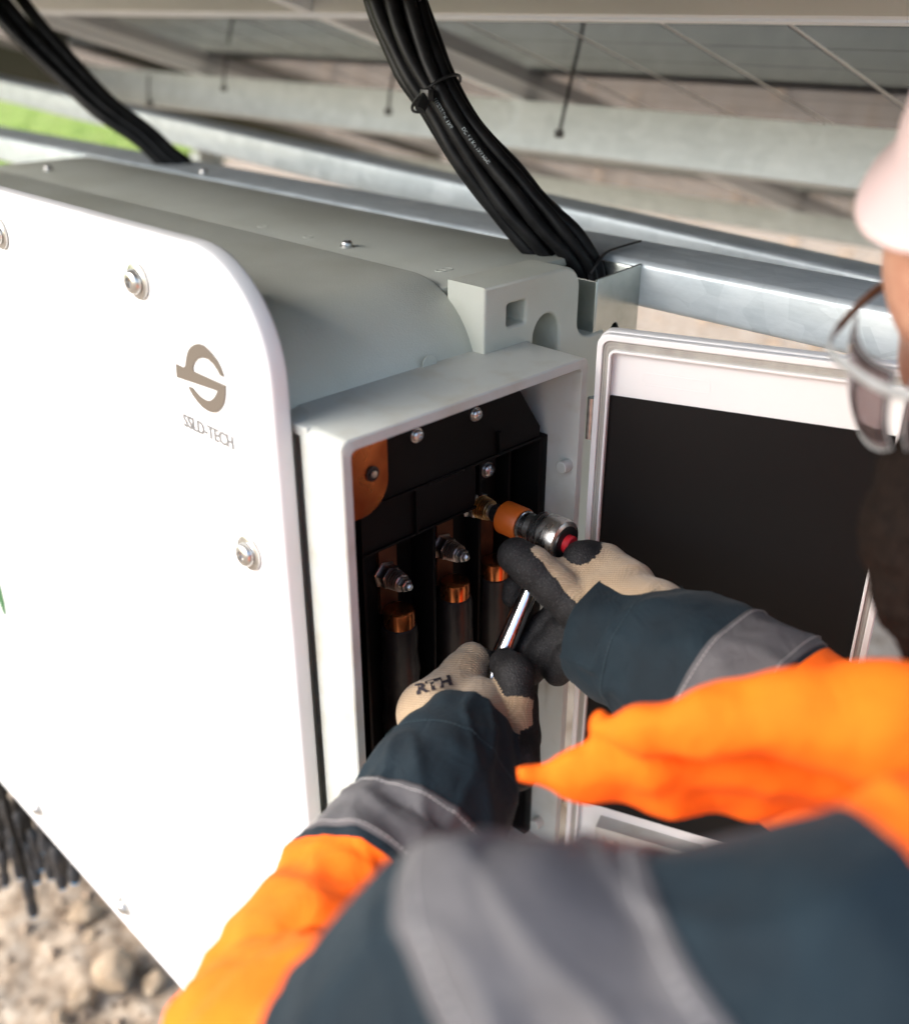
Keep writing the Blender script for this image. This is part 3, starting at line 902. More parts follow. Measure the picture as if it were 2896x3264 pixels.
# power cables inside the box
for (y, lb, g) in ((.5205, 'leftmost thick black cable with copper lug inside the wiring box', 'power cables in the wiring box'),
                   (.5925, 'middle thick black cable with copper lug inside the wiring box', 'power cables in the wiring box'),
                   (.6490, 'thick black cable behind the ratchet inside the wiring box', 'power cables in the wiring box')):
    t = thing('power_cable', (-.597, y, 1.142), lb, 'cable', g)
    x = -.5920
    mb = MB()
    mb.lathe((x, y, 1.482), (0, 0, 1), [(0, .0145), (.020, .0147), (.0245, .0138), (.0262, .0115), (.0262, .0001)], 28)
    mb.box((-.6084, y - .0105, 1.500), (-.6050, y + .0105, 1.566), 1)
    lg = mb.build('cable_lug', ['copper', 'darkcopper'], t)
    s = MB()
    pr = [(0, .0150)]
    for i in range(1, 18):
        pr.append((i * .02, .0168 + .0012 * noise.noise(Vector((i * .83, y * 40, 0))) + (.0022 if i % 3 == 0 else 0)))
    pr += [(.348, .0160), (.349, .0148)]
    pr[0] = (0, .0155)
    s.lathe((x, y, 1.142), (0, 0, 1), pr, 26)
    s.build('heat_shrink', 'shrink', t)

# side lug with square hole and arched slot at the back of the box
lugpts = [(.6405, 1.7206), (.6405, 1.7765)] + [(.748 + .020 * math.sin(a), 1.7565 + .020 * math.cos(a)) for a in [i * math.pi / 14 for i in range(8)]] + \
         [(.768, 1.735)] + [(.792 - .024 * math.cos(a), 1.722 - .020 * math.sin(a)) for a in [i * math.pi / 14 for i in range(8)]] + [(.812, 1.702), (.812, 1.45), (.7455, 1.45)] + [(.72375 + .02175 * math.cos(a), 1.7195 + .0235 * math.sin(a)) for a in [i * math.pi / 16 for i in range(17)]] + [(.702, 1.7206)]
hole = rrect(.6645, .6955, 1.7355, 1.7625, .006, 5)
arch = [(.702, 1.45), (.7455, 1.45)] + [(.72375 + .02175 * math.cos(a), 1.7195 + .0235 * math.sin(a)) for a in [i * math.pi / 16 for i in range(17)]]
lug = yz([lugpts, hole], -.6480, .0480, .003).build('side_lug', 'body', INV)
yz([rrect(.6568, .810, 1.46, 1.7580, .004, 3)], -.6620, .0130).build('lug_backing', 'body', lug)

# door, hinged at the back edge of the opening and swung wide open
TH = math.radians(21.0)
HX, HY = -.523, .7025
dv = Vector((math.cos(TH), math.sin(TH), 0))
nv = Vector((math.sin(TH), -math.cos(TH), 0))      # towards the inside face of the door
def dr(s, t, z):
    return Vector((HX, HY, z)) + dv * s + nv * t
def door_part(loops, t0, depth, bevel=0.0):
    v, f = outline_mesh(loops, depth, bevel)
    return MB().add([dr(p.x, t0 + p.z, p.y) for p in v], f)
D0, D1, Z0, Z1 = 0.0, .266, 1.128, 1.741
door = door_part([rrect(D0, D1, Z0, Z1, .010, 6)], -.0220, .0140, .002).build('door', 'door', INV)
door_part([rrect(D0, D1, Z0, Z1, .010, 6), rrect(D0 + .0034, D1 - .0034, Z0 + .0040, Z1 - .0040, .008, 6)], -.0082, .0085, .001).build('outer_lip', 'door', door)
door_part([rrect(D0 + .0040, D1 - .0040, Z0 + .0045, Z1 - .0045, .008, 6), rrect(D0 + .0102, D1 - .0102, Z0 + .0128, Z1 - .0128, .006, 6)], -.0081, .0058, .0022).build('gasket', 'gasket', door)
for k, (i0, j0) in enumerate(((.0055, .0065), (.0080, .0095))):
    door_part([rrect(D0 + i0, D1 - i0, Z0 + j0, Z1 - j0, .007, 6), rrect(D0 + i0 + .0009, D1 - i0 - .0009, Z0 + j0 + .0009, Z1 - j0 - .0009, .006, 6)], -.0024, .0008, .0002).build('gasket_ridge', 'gasket', door)
door_part([rrect(D0 + .0105, D1 - .0105, Z0 + .0131, Z1 - .0131, .006, 6), rrect(D0 + .0117, D1 - .0117, Z0 + .0145, Z1 - .0145, .005, 6)], -.0081, .0090, .0006).build('inner_lip', 'door', door)
door_part([rrect(D0 + .0122, D1 - .0122, 1.205, 1.684, .001, 2)], -.0079, .0016).build('insulating_sheet', 'sheet', door, smooth=False)
door_part([rrect(.040, .100, 1.698, 1.709, .003, 4), rrect(.0404, .0996, 1.6984, 1.7086, .0027, 4)], -.0080, .0004).build('moulded_plate', 'door', door)
# perforated catch plate at the foot of the door
holes = [rrect(.046 + .012 * i, .0495 + .012 * i, z, z + .0035, .0017, 4) for i in range(4) for z in (1.164, 1.176)]
ct = door_part([rrect(.036, .150, 1.136, 1.190, .001, 2)] + holes, .0100, .0016).build('catch_plate', 'box', door)
door_part([rrect(.036, .150, 1.1902, 1.1916, .0003, 1)], -.0075, .0190).build('catch_shelf', 'box', door)
for z in (1.22, 1.45, 1.66):
    MB().lathe((HX - .005, HY + .0030, z - .02), (0, 0, 1), [(0, .0042), (.04, .0042)], 16).build('hinge', 'steel', door)

# galvanised bracket between the inverter and the rail
BR = thing('rail_bracket', (-.64, .84, 1.42), 'bare galvanised channel bracket with a round hole joining inverter and rail', 'bracket')
def lathe_hole(y, z, r, n=16):
    return [(y + r * math.cos(2 * math.pi * k / n), z + r * math.sin(2 * math.pi * k / n)) for k in range(n)]
q = (-0.6030, 0.8357, 1.7023)
yz([[(.803, 1.42), (.8745, 1.42), (.8745, 1.7615), (.803, 1.7575)], lathe_hole(q[1], q[2], .0068)], -.6060, .0032, .0006).build('side_flange', 'galvbracket', BR)
MB().box((-.715, .8000, 1.42), (-.6028, .8030, 1.7565)).build('front_web', 'galvbracket', BR, bevel=.001)
yz([[(.803, 1.42), (.8745, 1.42), (.8745, 1.7615), (.803, 1.7575)]], -.7150, .0030, .0006).build('side_flange', 'galvbracket', BR)
MB().box((-.7115, .8700, 1.42), (-.6065, .8743, 1.7590)).build('back_web', 'galvbracket', BR, bevel=.001)

# ------------------------------------------------------------------ cables
def cable_bundle(name, label, path, rads, nc, rc, seed, prints, tie=None):
    c, r = spline(path, rads, 10)
    fr = frames(c)
    t = thing(name, tuple(c[-1]), label, 'cable')
    rnd = random.Random(seed)
    slots = [(0, 0)]
    k = nc - 1
    inner = k // 3
    for i in range(inner):
        slots.append((0.48, 2 * math.pi * i / inner + .4))
    for i in range(k - inner):
        slots.append((1.0, 2 * math.pi * i / (k - inner)))
    out = []
    for i, (q, a) in enumerate(slots):
        pts = []
        ph = rnd.uniform(0, 9)
        for j, p in enumerate(c):
            u, w = fr[j]
            R = r[j][0] * (q + .18 * noise.noise(Vector((ph, j * .09, 0))))
            aa = a + .011 * j + .25 * noise.noise(Vector((ph + 5, j * .06, 1)))
            pts.append(p + u * math.cos(aa) * R + w * math.sin(aa) * R)
        mb = MB(); mb.loft(pts, rc * rnd.uniform(.92, 1.05), 14, 1)
        o = mb.build('cable', 'cable', t, autosmooth=False)
        out.append((o, pts))
    return t, out, c, r, fr
CPATH = [(-0.9073, 0.8086, 2.1227), (-0.8819, 0.7889, 2.0590), (-0.8575, 0.7746, 2.0043), (-0.8245, 0.7705, 1.9519), (-0.7920, 0.7740, 1.9109), (-0.7542, 0.7853, 1.8624), (-0.7194, 0.8056, 1.8195), (-0.6934, 0.8247, 1.7875), (-0.6722, 0.8420, 1.7596), (-0.6642, 0.8507, 1.7383), (-0.6519, 0.8430, 1.6989)]
bundle, strands, bc, br, bf = cable_bundle('cable_bundle', 'thick bundle of printed black cables curving down behind the inverter', CPATH,
    [.025, .025, .025, .022, .0175, .0195, .023, .0235, .0215, .020, .020], 14, .0074, 3, True)
# white print along the strands that face the viewer
def print_on(strand, i0, text, size, rc, parent, toward):
    o, pts = strand
    v, f = text_mesh(text, size)
    cum = [0.0]
    for a, b in zip(pts[:-1], pts[1:]):
        cum.append(cum[-1] + (b - a).length)
    s0 = cum[i0]
    V = []
    for p in v:
        s = min(s0 + p.x, cum[-1] - 1e-4)
        j = max(0, min(np.searchsorted(cum, s) - 1, len(pts) - 2))
        k = (s - cum[j]) / max(cum[j + 1] - cum[j], 1e-9)
        c = pts[j].lerp(pts[j + 1], k)
        t = (pts[j + 1] - pts[j]).normalized()
        n = (Vector(toward) - c)
        n = (n - t * n.dot(t)).normalized()
        w = n.cross(t)
        a = (p.y - size * .35) / rc
        V.append(c + (n * math.cos(a) - w * math.sin(a)) * (rc + .0004))
    MB().add(V, f).build('printed_marking', 'print', o, smooth=False)
EYE = (0.1, -0.2, 2.1)
for (k, i0, tx) in ((10, 18, 'EN 50618 6.0'), (11, 46, 'DC 1.5 KV 1X6 MM2'), (4, 26, 'USE-2 RHW-2 6.0'), (12, 40, 'H1Z2Z2-K 1X6'), (1, 16, 'FLEX-SOL EVO 1X6'), (1, 48, 'H1Z2Z2-K  1X6 MM2  EN 50618'), (2, 12, 'FLEX-SOL EVO-TX 6.0  EN 50618'), (2, 52, '6.0 MM2 DC 1.5 KV TUV USE-2'),
                    (3, 20, 'UL 4703 RHW-2  USE-2  6.0'), (3, 58, 'FLEX-SOL XL 1X6'), (8, 22, '1X6 MM2 DC 1.5 KV 0.6/1 KV'), (8, 54, 'STAUBLI FLEX-SOL 6.0'), (7, 30, 'EN 50618 H1Z2Z2-K'), (0, 62, 'RHW-2 UL 4703')):
    print_on(strands[k], i0, tx, .0050, .0078, bundle, EYE)
# cable tie round the bundle
j = 38
p = bc[j]
u, w = bf[j]
mb = MB()
ring = [p + (u * math.cos(a) + w * math.sin(a)) * (br[j][0] + .0108) for a in [2 * math.pi * i / 28 for i in range(29)]]
mb.loft(ring, .0016, 8, 1, caps=False)
tie = mb.build('cable_tie', 'tie', bundle)
tp = Vector((-0.7818, 0.7433, 1.9202))
te = Vector((-0.7743, 0.7265, 1.9083))
MB().loft([Vector((-0.7792, 0.7477, 1.9228)), tp, te], [(.0034, .0055)] * 3, 8, 2).build('tie_tail', 'tie', tie)
MB().box((tp.x - .006, tp.y - .004, tp.z - .005), (tp.x + .006, tp.y + .004, tp.z + .006)).build('tie_head', 'tie', tie, bevel=.001)
# loose tie end lying over the rail
mb = MB()
mb.loft([(-0.6428, 0.8418, 1.7513), (-0.6407, 0.8522, 1.7629), (-0.6465, 0.8737, 1.7680), (-0.6481, 0.9046, 1.7694), (-0.6460, 0.9314, 1.7706)], [(.0024, .0012)] * 5, 8, 5)
o = mb.build('cable_tie', 'tie')
tag(o, 'loose black cable tie end lying over the rail beside the bracket', 'cable tie')
# thin cables at upper left
THIN = [(-1.9608, 0.7684, 2.1464), (-1.8890, 0.7778, 2.0583), (-1.8249, 0.7951, 1.9923), (-1.7480, 0.8226, 1.9225), (-1.6681, 0.8531, 1.8528), (-1.6163, 0.8898, 1.8091), (-1.5885, 0.9105, 1.7767), (-1.5662, 0.9291, 1.7492), (-1.5454, 0.9248, 1.6914)]
cable_bundle('cable_bundle', 'thin bundle of three black cables at upper left', THIN, [.036, .034, .028, .020, .014, .011, .011, .011, .011], 4, .0115, 8, False)

# solar connectors hanging under the inverter at lower left
rnd = random.Random(21)
ends = [(-1.9634, 0.4496, 0.2207), (-1.7955, 0.4388, 0.3146), (-1.7191, 0.4496, 0.3868), (-1.6226, 0.4316, 0.3678), (-1.5832, 0.4568, 0.5050), (-1.5202, 0.4496, 0.5347), (-1.4422, 0.4424, 0.5734), (-1.3843, 0.4460, 0.6265), (-1.4504, 0.4604, 0.5873), (-1.9357, 0.4676, 0.2924), (-1.7825, 0.4640, 0.3825), (-1.5257, 0.4676, 0.5648), (-1.9966, 0.4568, 0.2723), (-1.8215, 0.4496, 0.3503), (-1.6399, 0.4496, 0.5154), (-1.5957, 0.4460, 0.4706), (-1.5126, 0.4496, 0.6059), (-1.7150, 0.4712, 0.3978), (-1.6845, 0.4496, 0.5172), (-1.9886, 0.4604, 0.1655), (-1.4596, 0.4568, 0.5956), (-1.5795, 0.4676, 0.5712)]
words = ['at the left frame edge', 'second from the left frame edge', 'third from the left frame edge', 'hanging lowest of the cluster', 'just right of the lowest one', 'in the middle of the cluster', 'with a clear blue tip right of the middle', 'farthest right beside the panel edge', 'tucked behind the rightmost pair', 'behind the leftmost ones', 'behind the lowest one', 'behind the middle of the cluster', 'half cut off by the left frame edge', 'between the two leftmost tips', 'above the lowest one', 'touching the right side of the lowest one', 'high in the middle of the cluster', 'hidden deep in the cluster', 'highest at the left', 'low at the left frame edge', 'behind the pair at the right', 'highest at the right']
for i, (e, wd) in enumerate(zip(ends, words)):
    e = Vector(e)
    top = Vector((min(max(e.x + rnd.uniform(-.05, .12), -1.70), -.8), .47 + rnd.uniform(-.03, .06), .968))
    t = thing('solar_connector', tuple(e), 'black solar connector with blue tip ' + wd, 'connector', 'connectors hanging below the inverter')
    ax = (top - e).normalized() * .7 + Vector((0, 0, .3))
    ax.normalize()
    mb = MB()
    mb.lathe(e + ax * .006, ax, [(0, .0105), (.018, .0118), (.022, .0098), (.050, .0098), (.053, .0120), (.088, .0112), (.094, .007), (.102, .0055)], 14)
    mb.build('connector_body', 'connector', t)
    MB().lathe(e, ax, [(0, .0072), (.0058, .0088)], 14).build('blue_cap', 'blueplastic', t)
    p1 = e + ax * .100
    mid = p1.lerp(top, .5) + Vector((rnd.uniform(-.02, .02), rnd.uniform(-.03, .03), 0))
    mb = MB(); mb.loft([p1 - ax * .004, p1 + ax * .03, mid, top], .0062, 8, 6)
    mb.build('cable', 'cable', t, autosmooth=False)
mb = MB(); mb.box((-1.715, .428, .955), (-1.05, .62, .9695))
mb.build('connector_plate', 'black', INV)

# ------------------------------------------------------------------ ratchet on the third stud
AY, AZ = .626, 1.575
stud(AY, AZ, -.6030, 'steel', 1.15, 'brass')
RT = thing('ratchet_wrench', (-.50, .56, 1.43), 'chrome ratchet with red button and orange socket sleeve held in both gloves', 'wrench')
MB().lathe((-.5735, AY, AZ), (1, 0, 0), [(0, .0080), (.002, .0090), (.011, .0090), (.0115, .008)], 24).build('socket', 'darksteel', RT)
MB().lathe((-.5640, AY, AZ), (1, 0, 0), [(.003, .0145), (.0045, .0158), (.026, .0158), (.0275, .0148)], 32).build('socket_sleeve', 'orangeplastic', RT)
MB().lathe((-.5362, AY, AZ), (1, 0, 0), [(0, .0130), (.0005, .0142), (.0015, .0142), (.002, .0134), (.0155, .0134), (.016, .0125)], 32).build('collar', 'brushed', RT)
hd = MB().lathe((-.5200, AY, AZ), (1, 0, 0), [(0, .0150), (.002, .0195), (.006, .0208), (.027, .0208), (.0312, .0195), (.0328, .0165)], 40).build('ratchet_head', 'brushed', RT)
MB().lathe((-.4871, AY, AZ), (1, 0, 0), [(0, .0160), (.0012, .0156), (.0016, .012), (.0016, .0001)], 32).build('cover_disc', 'darksteel', hd)
MB().lathe((-.4854, AY, AZ), (1, 0, 0), [(0, .0088), (.0045, .0088), (.0058, .0075), (.0060, .0001)], 24).build('release_button', 'redplastic', hd)
HA = Vector((-.503, AY - .008, AZ - .012))
HB = Vector((-.499, .549, 1.470))
HC = HB + (HB - HA).normalized() * .058
mb = MB()
mb.loft([HA, HA.lerp(HB, .25), HA.lerp(HB, .6), HB, HB.lerp(HC, .5), HC], [(.0125, .0115), (.0085, .0080), (.0088, .0080), (.0100, .0086), (.0115, .0096), (.0105, .0090)], 28, 6)
hn = mb.build('handle', 'chrome', RT, autosmooth=False)
ax = (HB - HA).normalized()
MB().loft([HB + ax * .012, HB + ax * .015], .0128, 20, 1).build('handle_ring', 'orangeplastic', RT)

# ------------------------------------------------------------------ worker
WK = thing('person', (.16, .66, 0.0), 'worker in orange and navy jacket, white hard hat and beige gloves, turning a ratchet', 'person')

def sdf_obj(name, prims, vox, k, mats, parent, rule=None, noise_amp=0.0, noise_sc=40.0):
    V, Q, QI = sdf_mesh(prims, vox, k)
    if noise_amp:
        V = np.array([Vector(p) + Vector(p).normalized() * 0 + noise.noise_vector(Vector(p) * noise_sc) * noise_amp + noise.noise_vector(Vector(p) * noise_sc * 2.7) * noise_amp * .35 for p in V])
    mb = MB()
    mb.v = [tuple(p) for p in V]
    mb.f = [tuple(int(i) for i in q) for q in Q]
    if rule:
        cen = V[Q].mean(1)
        nr = np.cross(V[Q[:, 2]] - V[Q[:, 0]], V[Q[:, 3]] - V[Q[:, 1]])
        nr /= np.maximum(np.linalg.norm(nr, axis=1), 1e-12)[:, None]
        mb.m = [int(x) for x in rule(cen, nr, QI)]
    else:
        mb.m = [0] * len(mb.f)
    return mb.build(name, mats, parent, autosmooth=False)

def smooth_mesh(V, Q, it):
    return V

VX = 0.0014
# right glove: thumb along the ratchet neck, fingers round the handle
RG = []
RG += chain([(-0.3847, 0.6142, 1.5456, 0.0360), (-0.4191, 0.6164, 1.5415, 0.0340), (-0.4516, 0.6237, 1.5419, 0.0290)], 0)      # wrist and back of hand
RG += chain([(-0.4224, 0.6299, 1.5542, 0.0260), (-0.4559, 0.6419, 1.5580, 0.0195), (-0.4708, 0.6371, 1.5611, 0.0155)], 1)    # index base, knit
RG += chain([(-0.4668, 0.6330, 1.5653, 0.0160), (-0.4677, 0.6241, 1.5674, 0.0165)], 2)                          # index coating
RG += chain([(-0.4771, 0.6372, 1.5524, 0.0125), (-0.4948, 0.6378, 1.5335, 0.0105)], 2)
RG += chain([(-0.4303, 0.6022, 1.5328, 0.0240), (-0.4474, 0.5943, 1.5413, 0.0192), (-0.4675, 0.5874, 1.5556, 0.0182), (-0.4867, 0.5808, 1.5687, 0.0178), (-0.5018, 0.5768, 1.5756, 0.0164)], 3)   # thumb
RG += chain([(-0.4542, 0.6257, 1.5552, 0.0200), (-0.4686, 0.6089, 1.5562, 0.0135), (-0.4828, 0.5983, 1.5657, 0.0085)], 4)    # web between thumb and index
RG += chain([(-0.4467, 0.6239, 1.5130, 0.0200), (-0.4813, 0.6176, 1.5082, 0.0150), (-0.4898, 0.6041, 1.4944, 0.0140), (-0.4934, 0.5862, 1.4811, 0.0128)], 5)
RG += chain([(-0.4391, 0.6112, 1.5067, 0.0200), (-0.4662, 0.6034, 1.5003, 0.0155), (-0.4738, 0.5894, 1.4847, 0.0148), (-0.4793, 0.5749, 1.4675, 0.0130)], 6)
RG += chain([(-0.4316, 0.5987, 1.5006, 0.0180), (-0.4475, 0.5904, 1.4891, 0.0140), (-0.4553, 0.5832, 1.4744, 0.0125)], 7)
RG += chain([(-0.5196, 0.5945, 1.5296, 0.0095), (-0.5197, 0.5923, 1.5199, 0.0090)], 8)
t_a, t_b = np.array((-0.4944, 0.5877, 1.5806)), np.array((-0.4385, 0.5959, 1.5355))
camp = np.array([0, 0, 2.0])
def rg_rule(c, nr, QI):
    # thumb is coated below the line from its nail to the wrist; all other fingers are coated, the back of the hand is knit
    d = (t_b - t_a) / np.linalg.norm(t_b - t_a)
    view = (c - camp); view /= np.linalg.norm(view, axis=1)[:, None]
    side = np.cross(np.broadcast_to(d, c.shape), view)
    off = ((c - t_a) * side).sum(1)
    al = (c - t_a) @ d
    wob = np.array([.0016 * noise.noise(Vector(p) * 70) for p in c])
    out = np.zeros(len(c), int)
    th = (QI == 3)
    out[th & ((off + wob > 0.0) | (al < 0.0))] = 1
    w = (QI == 4)
    out[w & (al < .004)] = 1
    out[np.isin(QI, (2, 5, 6, 7, 8))] = 1
    pl = (QI == 0) & (off > .004)
    out[pl] = 1
    return out
# the sign of 'off' is fixed so that the lower side of the thumb is coated
_d = (t_b - t_a) / np.linalg.norm(t_b - t_a)
_v = (t_a - camp) / np.linalg.norm(t_a - camp)
if np.cross(_d, _v)[2] > 0:
    t_a, t_b = t_a, t_b
    _flip = -1
else:
    _flip = 1
_rg = rg_rule
def rg_rule2(c, nr, QI):
    d = (t_b - t_a) / np.linalg.norm(t_b - t_a)
    view = (c - camp); view /= np.linalg.norm(view, axis=1)[:, None]
    side = np.cross(np.broadcast_to(d, c.shape), view) * _flip
    off = ((c - t_a) * side).sum(1)
    al = (c - t_a) @ d
    wob = np.array([.0016 * noise.noise(Vector(p) * 70) for p in c])
    out = np.zeros(len(c), int)
    out[(QI == 3) & ((off + wob > 0.0) | (al < 0.0))] = 1
    out[(QI == 4) & (al + wob < .002)] = 1
    out[np.isin(QI, (2, 5, 6, 7, 8))] = 1
    out[(QI == 0) & (off > .012)] = 1
    return out
rglove = sdf_obj('glove', RG, VX, .0052, ['knit', 'nitrile'], WK, rg_rule2)
rglove['label'] = 'right glove with black coated thumb laid along the ratchet'

# left glove: fist round the end of the handle, thumb up
LG_ = []
LG_ += chain([(-0.4386, 0.4347, 1.4688, 0.0320), (-0.4579, 0.4683, 1.4653, 0.0340), (-0.4793, 0.5053, 1.4585, 0.0320)], 0)
LG_ += chain([(-0.4942, 0.4676, 1.4711, 0.0300), (-0.5039, 0.4954, 1.4681, 0.0240), (-0.5121, 0.5233, 1.4744, 0.0195), (-0.5158, 0.5365, 1.4804, 0.0150)], 1)    # back of hand to index knuckle
LG_ += chain([(-0.5163, 0.5389, 1.4800, 0.0140), (-0.5158, 0.5509, 1.4694, 0.0130), (-0.5095, 0.5513, 1.4477, 0.0120), (-0.4938, 0.5435, 1.4324, 0.0115)], 2)     # bent index
LG_ += chain([(-0.5022, 0.5293, 1.4466, 0.0200), (-0.5016, 0.5556, 1.4158, 0.0130), (-0.4789, 0.5441, 1.4235, 0.0120)], 3)
LG_ += chain([(-0.4232, 0.4612, 1.4621, 0.0220), (-0.4432, 0.5028, 1.4486, 0.0185), (-0.4481, 0.5178, 1.4610, 0.0140), (-0.4553, 0.5291, 1.4760, 0.0135)], 4)     # thumb base, knit
LG_ += chain([(-0.4564, 0.5302, 1.4770, 0.0142), (-0.4671, 0.5404, 1.4885, 0.0165), (-0.4836, 0.5457, 1.4881, 0.0140)], 5)                            # thumb tip
LG_ += chain([(-0.4607, 0.5421, 1.4619, 0.0150), (-0.4444, 0.5246, 1.4433, 0.0160), (-0.4180, 0.4885, 1.4486, 0.0200)], 6)
LG_ += chain([(-0.5215, 0.5458, 1.4637, 0.0130), (-0.5165, 0.5495, 1.4394, 0.0130), (-0.5039, 0.5447, 1.4148, 0.0120)], 2)
def lg_rule(c, nr, QI):
    wob = np.array([.002 * noise.noise(Vector(p) * 60) for p in c])
    out = np.zeros(len(c), int)
    out[np.isin(QI, (2, 3, 5, 6))] = 1
    return out
lglove = sdf_obj('glove', LG_, VX, .0052, ['knit', 'nitrile'], WK, lg_rule)
lglove['label'] = 'left glove with black letters on its knitted back'
# print on the back of the left glove
me = lglove.data
bv = BVHTree.FromPolygons([v.co + ORG[lglove.name] for v in me.vertices], [tuple(p.vertices) for p in me.polygons])
def on_glove(text, size, a, b, name, sy=1.0, bold=0.0):
    """lay a word on the knit: a and b are the ends of its base line"""
    v, f = text_mesh(text, size, 0.0, bold)
    if not v: return
    mx = max(p.x for p in v)
    a, b = Vector(a), Vector(b)
    ex = (b - a).normalized()
    vw = ((a + b) / 2 - Vector((0, 0, 2.0))).normalized()
    ey = vw.cross(ex).normalized()
    if ey.z < 0: ey = -ey
    out = []
    for p in v:
        q = a + ex * (p.x / mx * (b - a).length) + ey * p.y * sy
        h = bv.ray_cast(q - vw * .1, vw)
        out.append((h[0] - vw * .0013) if h[0] else q)
    MB().add(out, f).build(name, 'ink', lglove, smooth=False)
on_glove('RTH', .0115, (-0.5173, 0.4722, 1.4765), (-0.5018, 0.4988, 1.4811), 'glove_print', 1.0, .0005)
on_glove('EN 388', .0042, (-0.5042, 0.4831, 1.4735), (-0.4962, 0.4944, 1.4738), 'glove_print')
on_glove('[A]', .0075, (-0.5023, 0.4812, 1.4681), (-0.4930, 0.4936, 1.4680), 'glove_print')

# sleeves
def sleeve_disp(seed, amp, freq=17.0):
    o = Vector((seed, seed * 2.3, seed * .7))
    def d(s, a, p):
        q = Vector((math.cos(a) * .9, math.sin(a) * .9, s * freq)) + o
        q2 = Vector((math.cos(a) * 1.6, math.sin(a) * 1.6, s * freq * 2.1 + a)) + o * 2
        far = min(max((s - .30) / .15, 0.0), 1.0)
        cre = max(0.0, 1.0 - 5.0 * abs(noise.noise(Vector((math.cos(a) * 1.1 + s * 6, math.sin(a) * 1.1 - s * 4, s * 13)) + o * 3)))
        return amp * (.38 * cre * cre + noise.noise(q) + .5 * noise.noise(q2) - .45 * abs(noise.noise(q * 1.7)) - far * 1.1 * abs(noise.noise(q * .55 + o)))
    return d
SLANT = Vector((-.317, .317, .894))        # the tape and seams are sewn slanting across the upper sleeve
def sleeve(name, pts, rads, cuts, seed, amp, label, tilt=None):
    """one continuous sleeve; cuts = [(length fraction, material index)]; bands and seam threads are sub-parts"""
    c, r = spline(pts, rads, 20)
    cum = [0.0]
    for a, b in zip(c[:-1], c[1:]): cum.append(cum[-1] + (b - a).length)
    T = cum[-1]
    dfun = sleeve_disp(seed, amp)
    n = 108
    fr = frames(c)
    def ring(i, off):
        u, w = fr[i]
        tg = (c[min(i + 1, len(c) - 1)] - c[max(i - 1, 0)]).normalized()
        tl = tilt(cum[i] / T) if tilt else 0.0
        out = []
        for k in range(n):
            a = 2 * math.pi * k / n
            dd = dfun(cum[i], a, c[i]) + off
            q = u * math.cos(a) * (r[i][0] + dd) + w * math.sin(a) * (r[i][1] + dd)
            out.append(c[i] + q + tg * (-q.dot(SLANT) * tl))
        return out
    mb = MB()
    rings = [ring(i, 0.0) for i in range(len(c))]
    # turned-in hem at the wrist so that the cuff has thickness
    rings = [[p.lerp(c[0], .10) + (c[1] - c[0]).normalized() * .03 for p in rings[0]], [p.lerp(c[0], .06) for p in rings[0]]] + rings
    fl = [0.0, 0.0] + [q / T for q in cum]
    for q in rings: mb.v += [tuple(p) for p in q]
    for i in range(len(rings) - 1):
        t = (fl[i] + fl[i + 1]) / 2
        mi = 0
        for (cut, m_) in cuts:
            if t >= cut: mi = m_
        for k in range(n):
            k2 = (k + 1) % n
            mb.f.append((i * n + k, i * n + k2, (i + 1) * n + k2, (i + 1) * n + k))
            mb.m.append(mi)
    o = mb.build(name, ['navy', 'orange', 'navy'], WK, autosmooth=False)
    o['label'] = label
    def sub(nm, f0, f1, off, m_):
        i0 = min(range(len(c)), key=lambda i: abs(cum[i] / T - f0))
        i1 = max(i0 + 1, min(range(len(c)), key=lambda i: abs(cum[i] / T - f1)))
        mb = MB()
        rs = [ring(i0, off * .2)] + [ring(i, off) for i in range(i0, i1 + 1)] + [ring(i1, off * .2)]
        for q in rs: mb.v += [tuple(p) for p in q]
        for i in range(len(rs) - 1):
            for k in range(n):
                k2 = (k + 1) % n
                mb.f.append((i * n + k, i * n + k2, (i + 1) * n + k2, (i + 1) * n + k)); mb.m.append(0)
        return mb.build(nm, m_, o, autosmooth=False)
    def seam(f0, off=.0012, m_='thread'):
        i0 = min(range(len(c)), key=lambda i: abs(cum[i] / T - f0))
        q = ring(i0, off)
        mb = MB()
        for k in range(0, n, 1):
            a, b = q[k], q[(k + 1) % n]
            mb.loft([a.lerp(b, .12), a.lerp(b, .5), a.lerp(b, .88)], [.0002, .00034, .0002], 5, 1)
        mb.build('seam', m_, o)
    return o, sub, seam, T

# right sleeve: wrist to shoulder
RP = [(-0.4196, 0.6104, 1.5203), (-0.4065, 0.6089, 1.5221), (-0.3680, 0.6077, 1.5241), (-0.3157, 0.5992, 1.5275), (-0.2546, 0.5994, 1.5197), (-0.1756, 0.5992, 1.5085), (-0.0974, 0.6096, 1.5021), (-0.0236, 0.6667, 1.5008)]
o, sub, seam, T = sleeve('sleeve', RP, [(.060, .052), (.061, .054), (.064, .058), (.066, .060), (.068, .064), (.075, .070), (.082, .08), (.09, .09)],
    [(0, 0), (.40, 1)], 3.0, .0060, 'right sleeve with navy cuff and grey reflective band')
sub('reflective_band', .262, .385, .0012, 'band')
seam(.10, .0010, 'darkthread'); seam(.272, .0022); seam(.375, .0022)

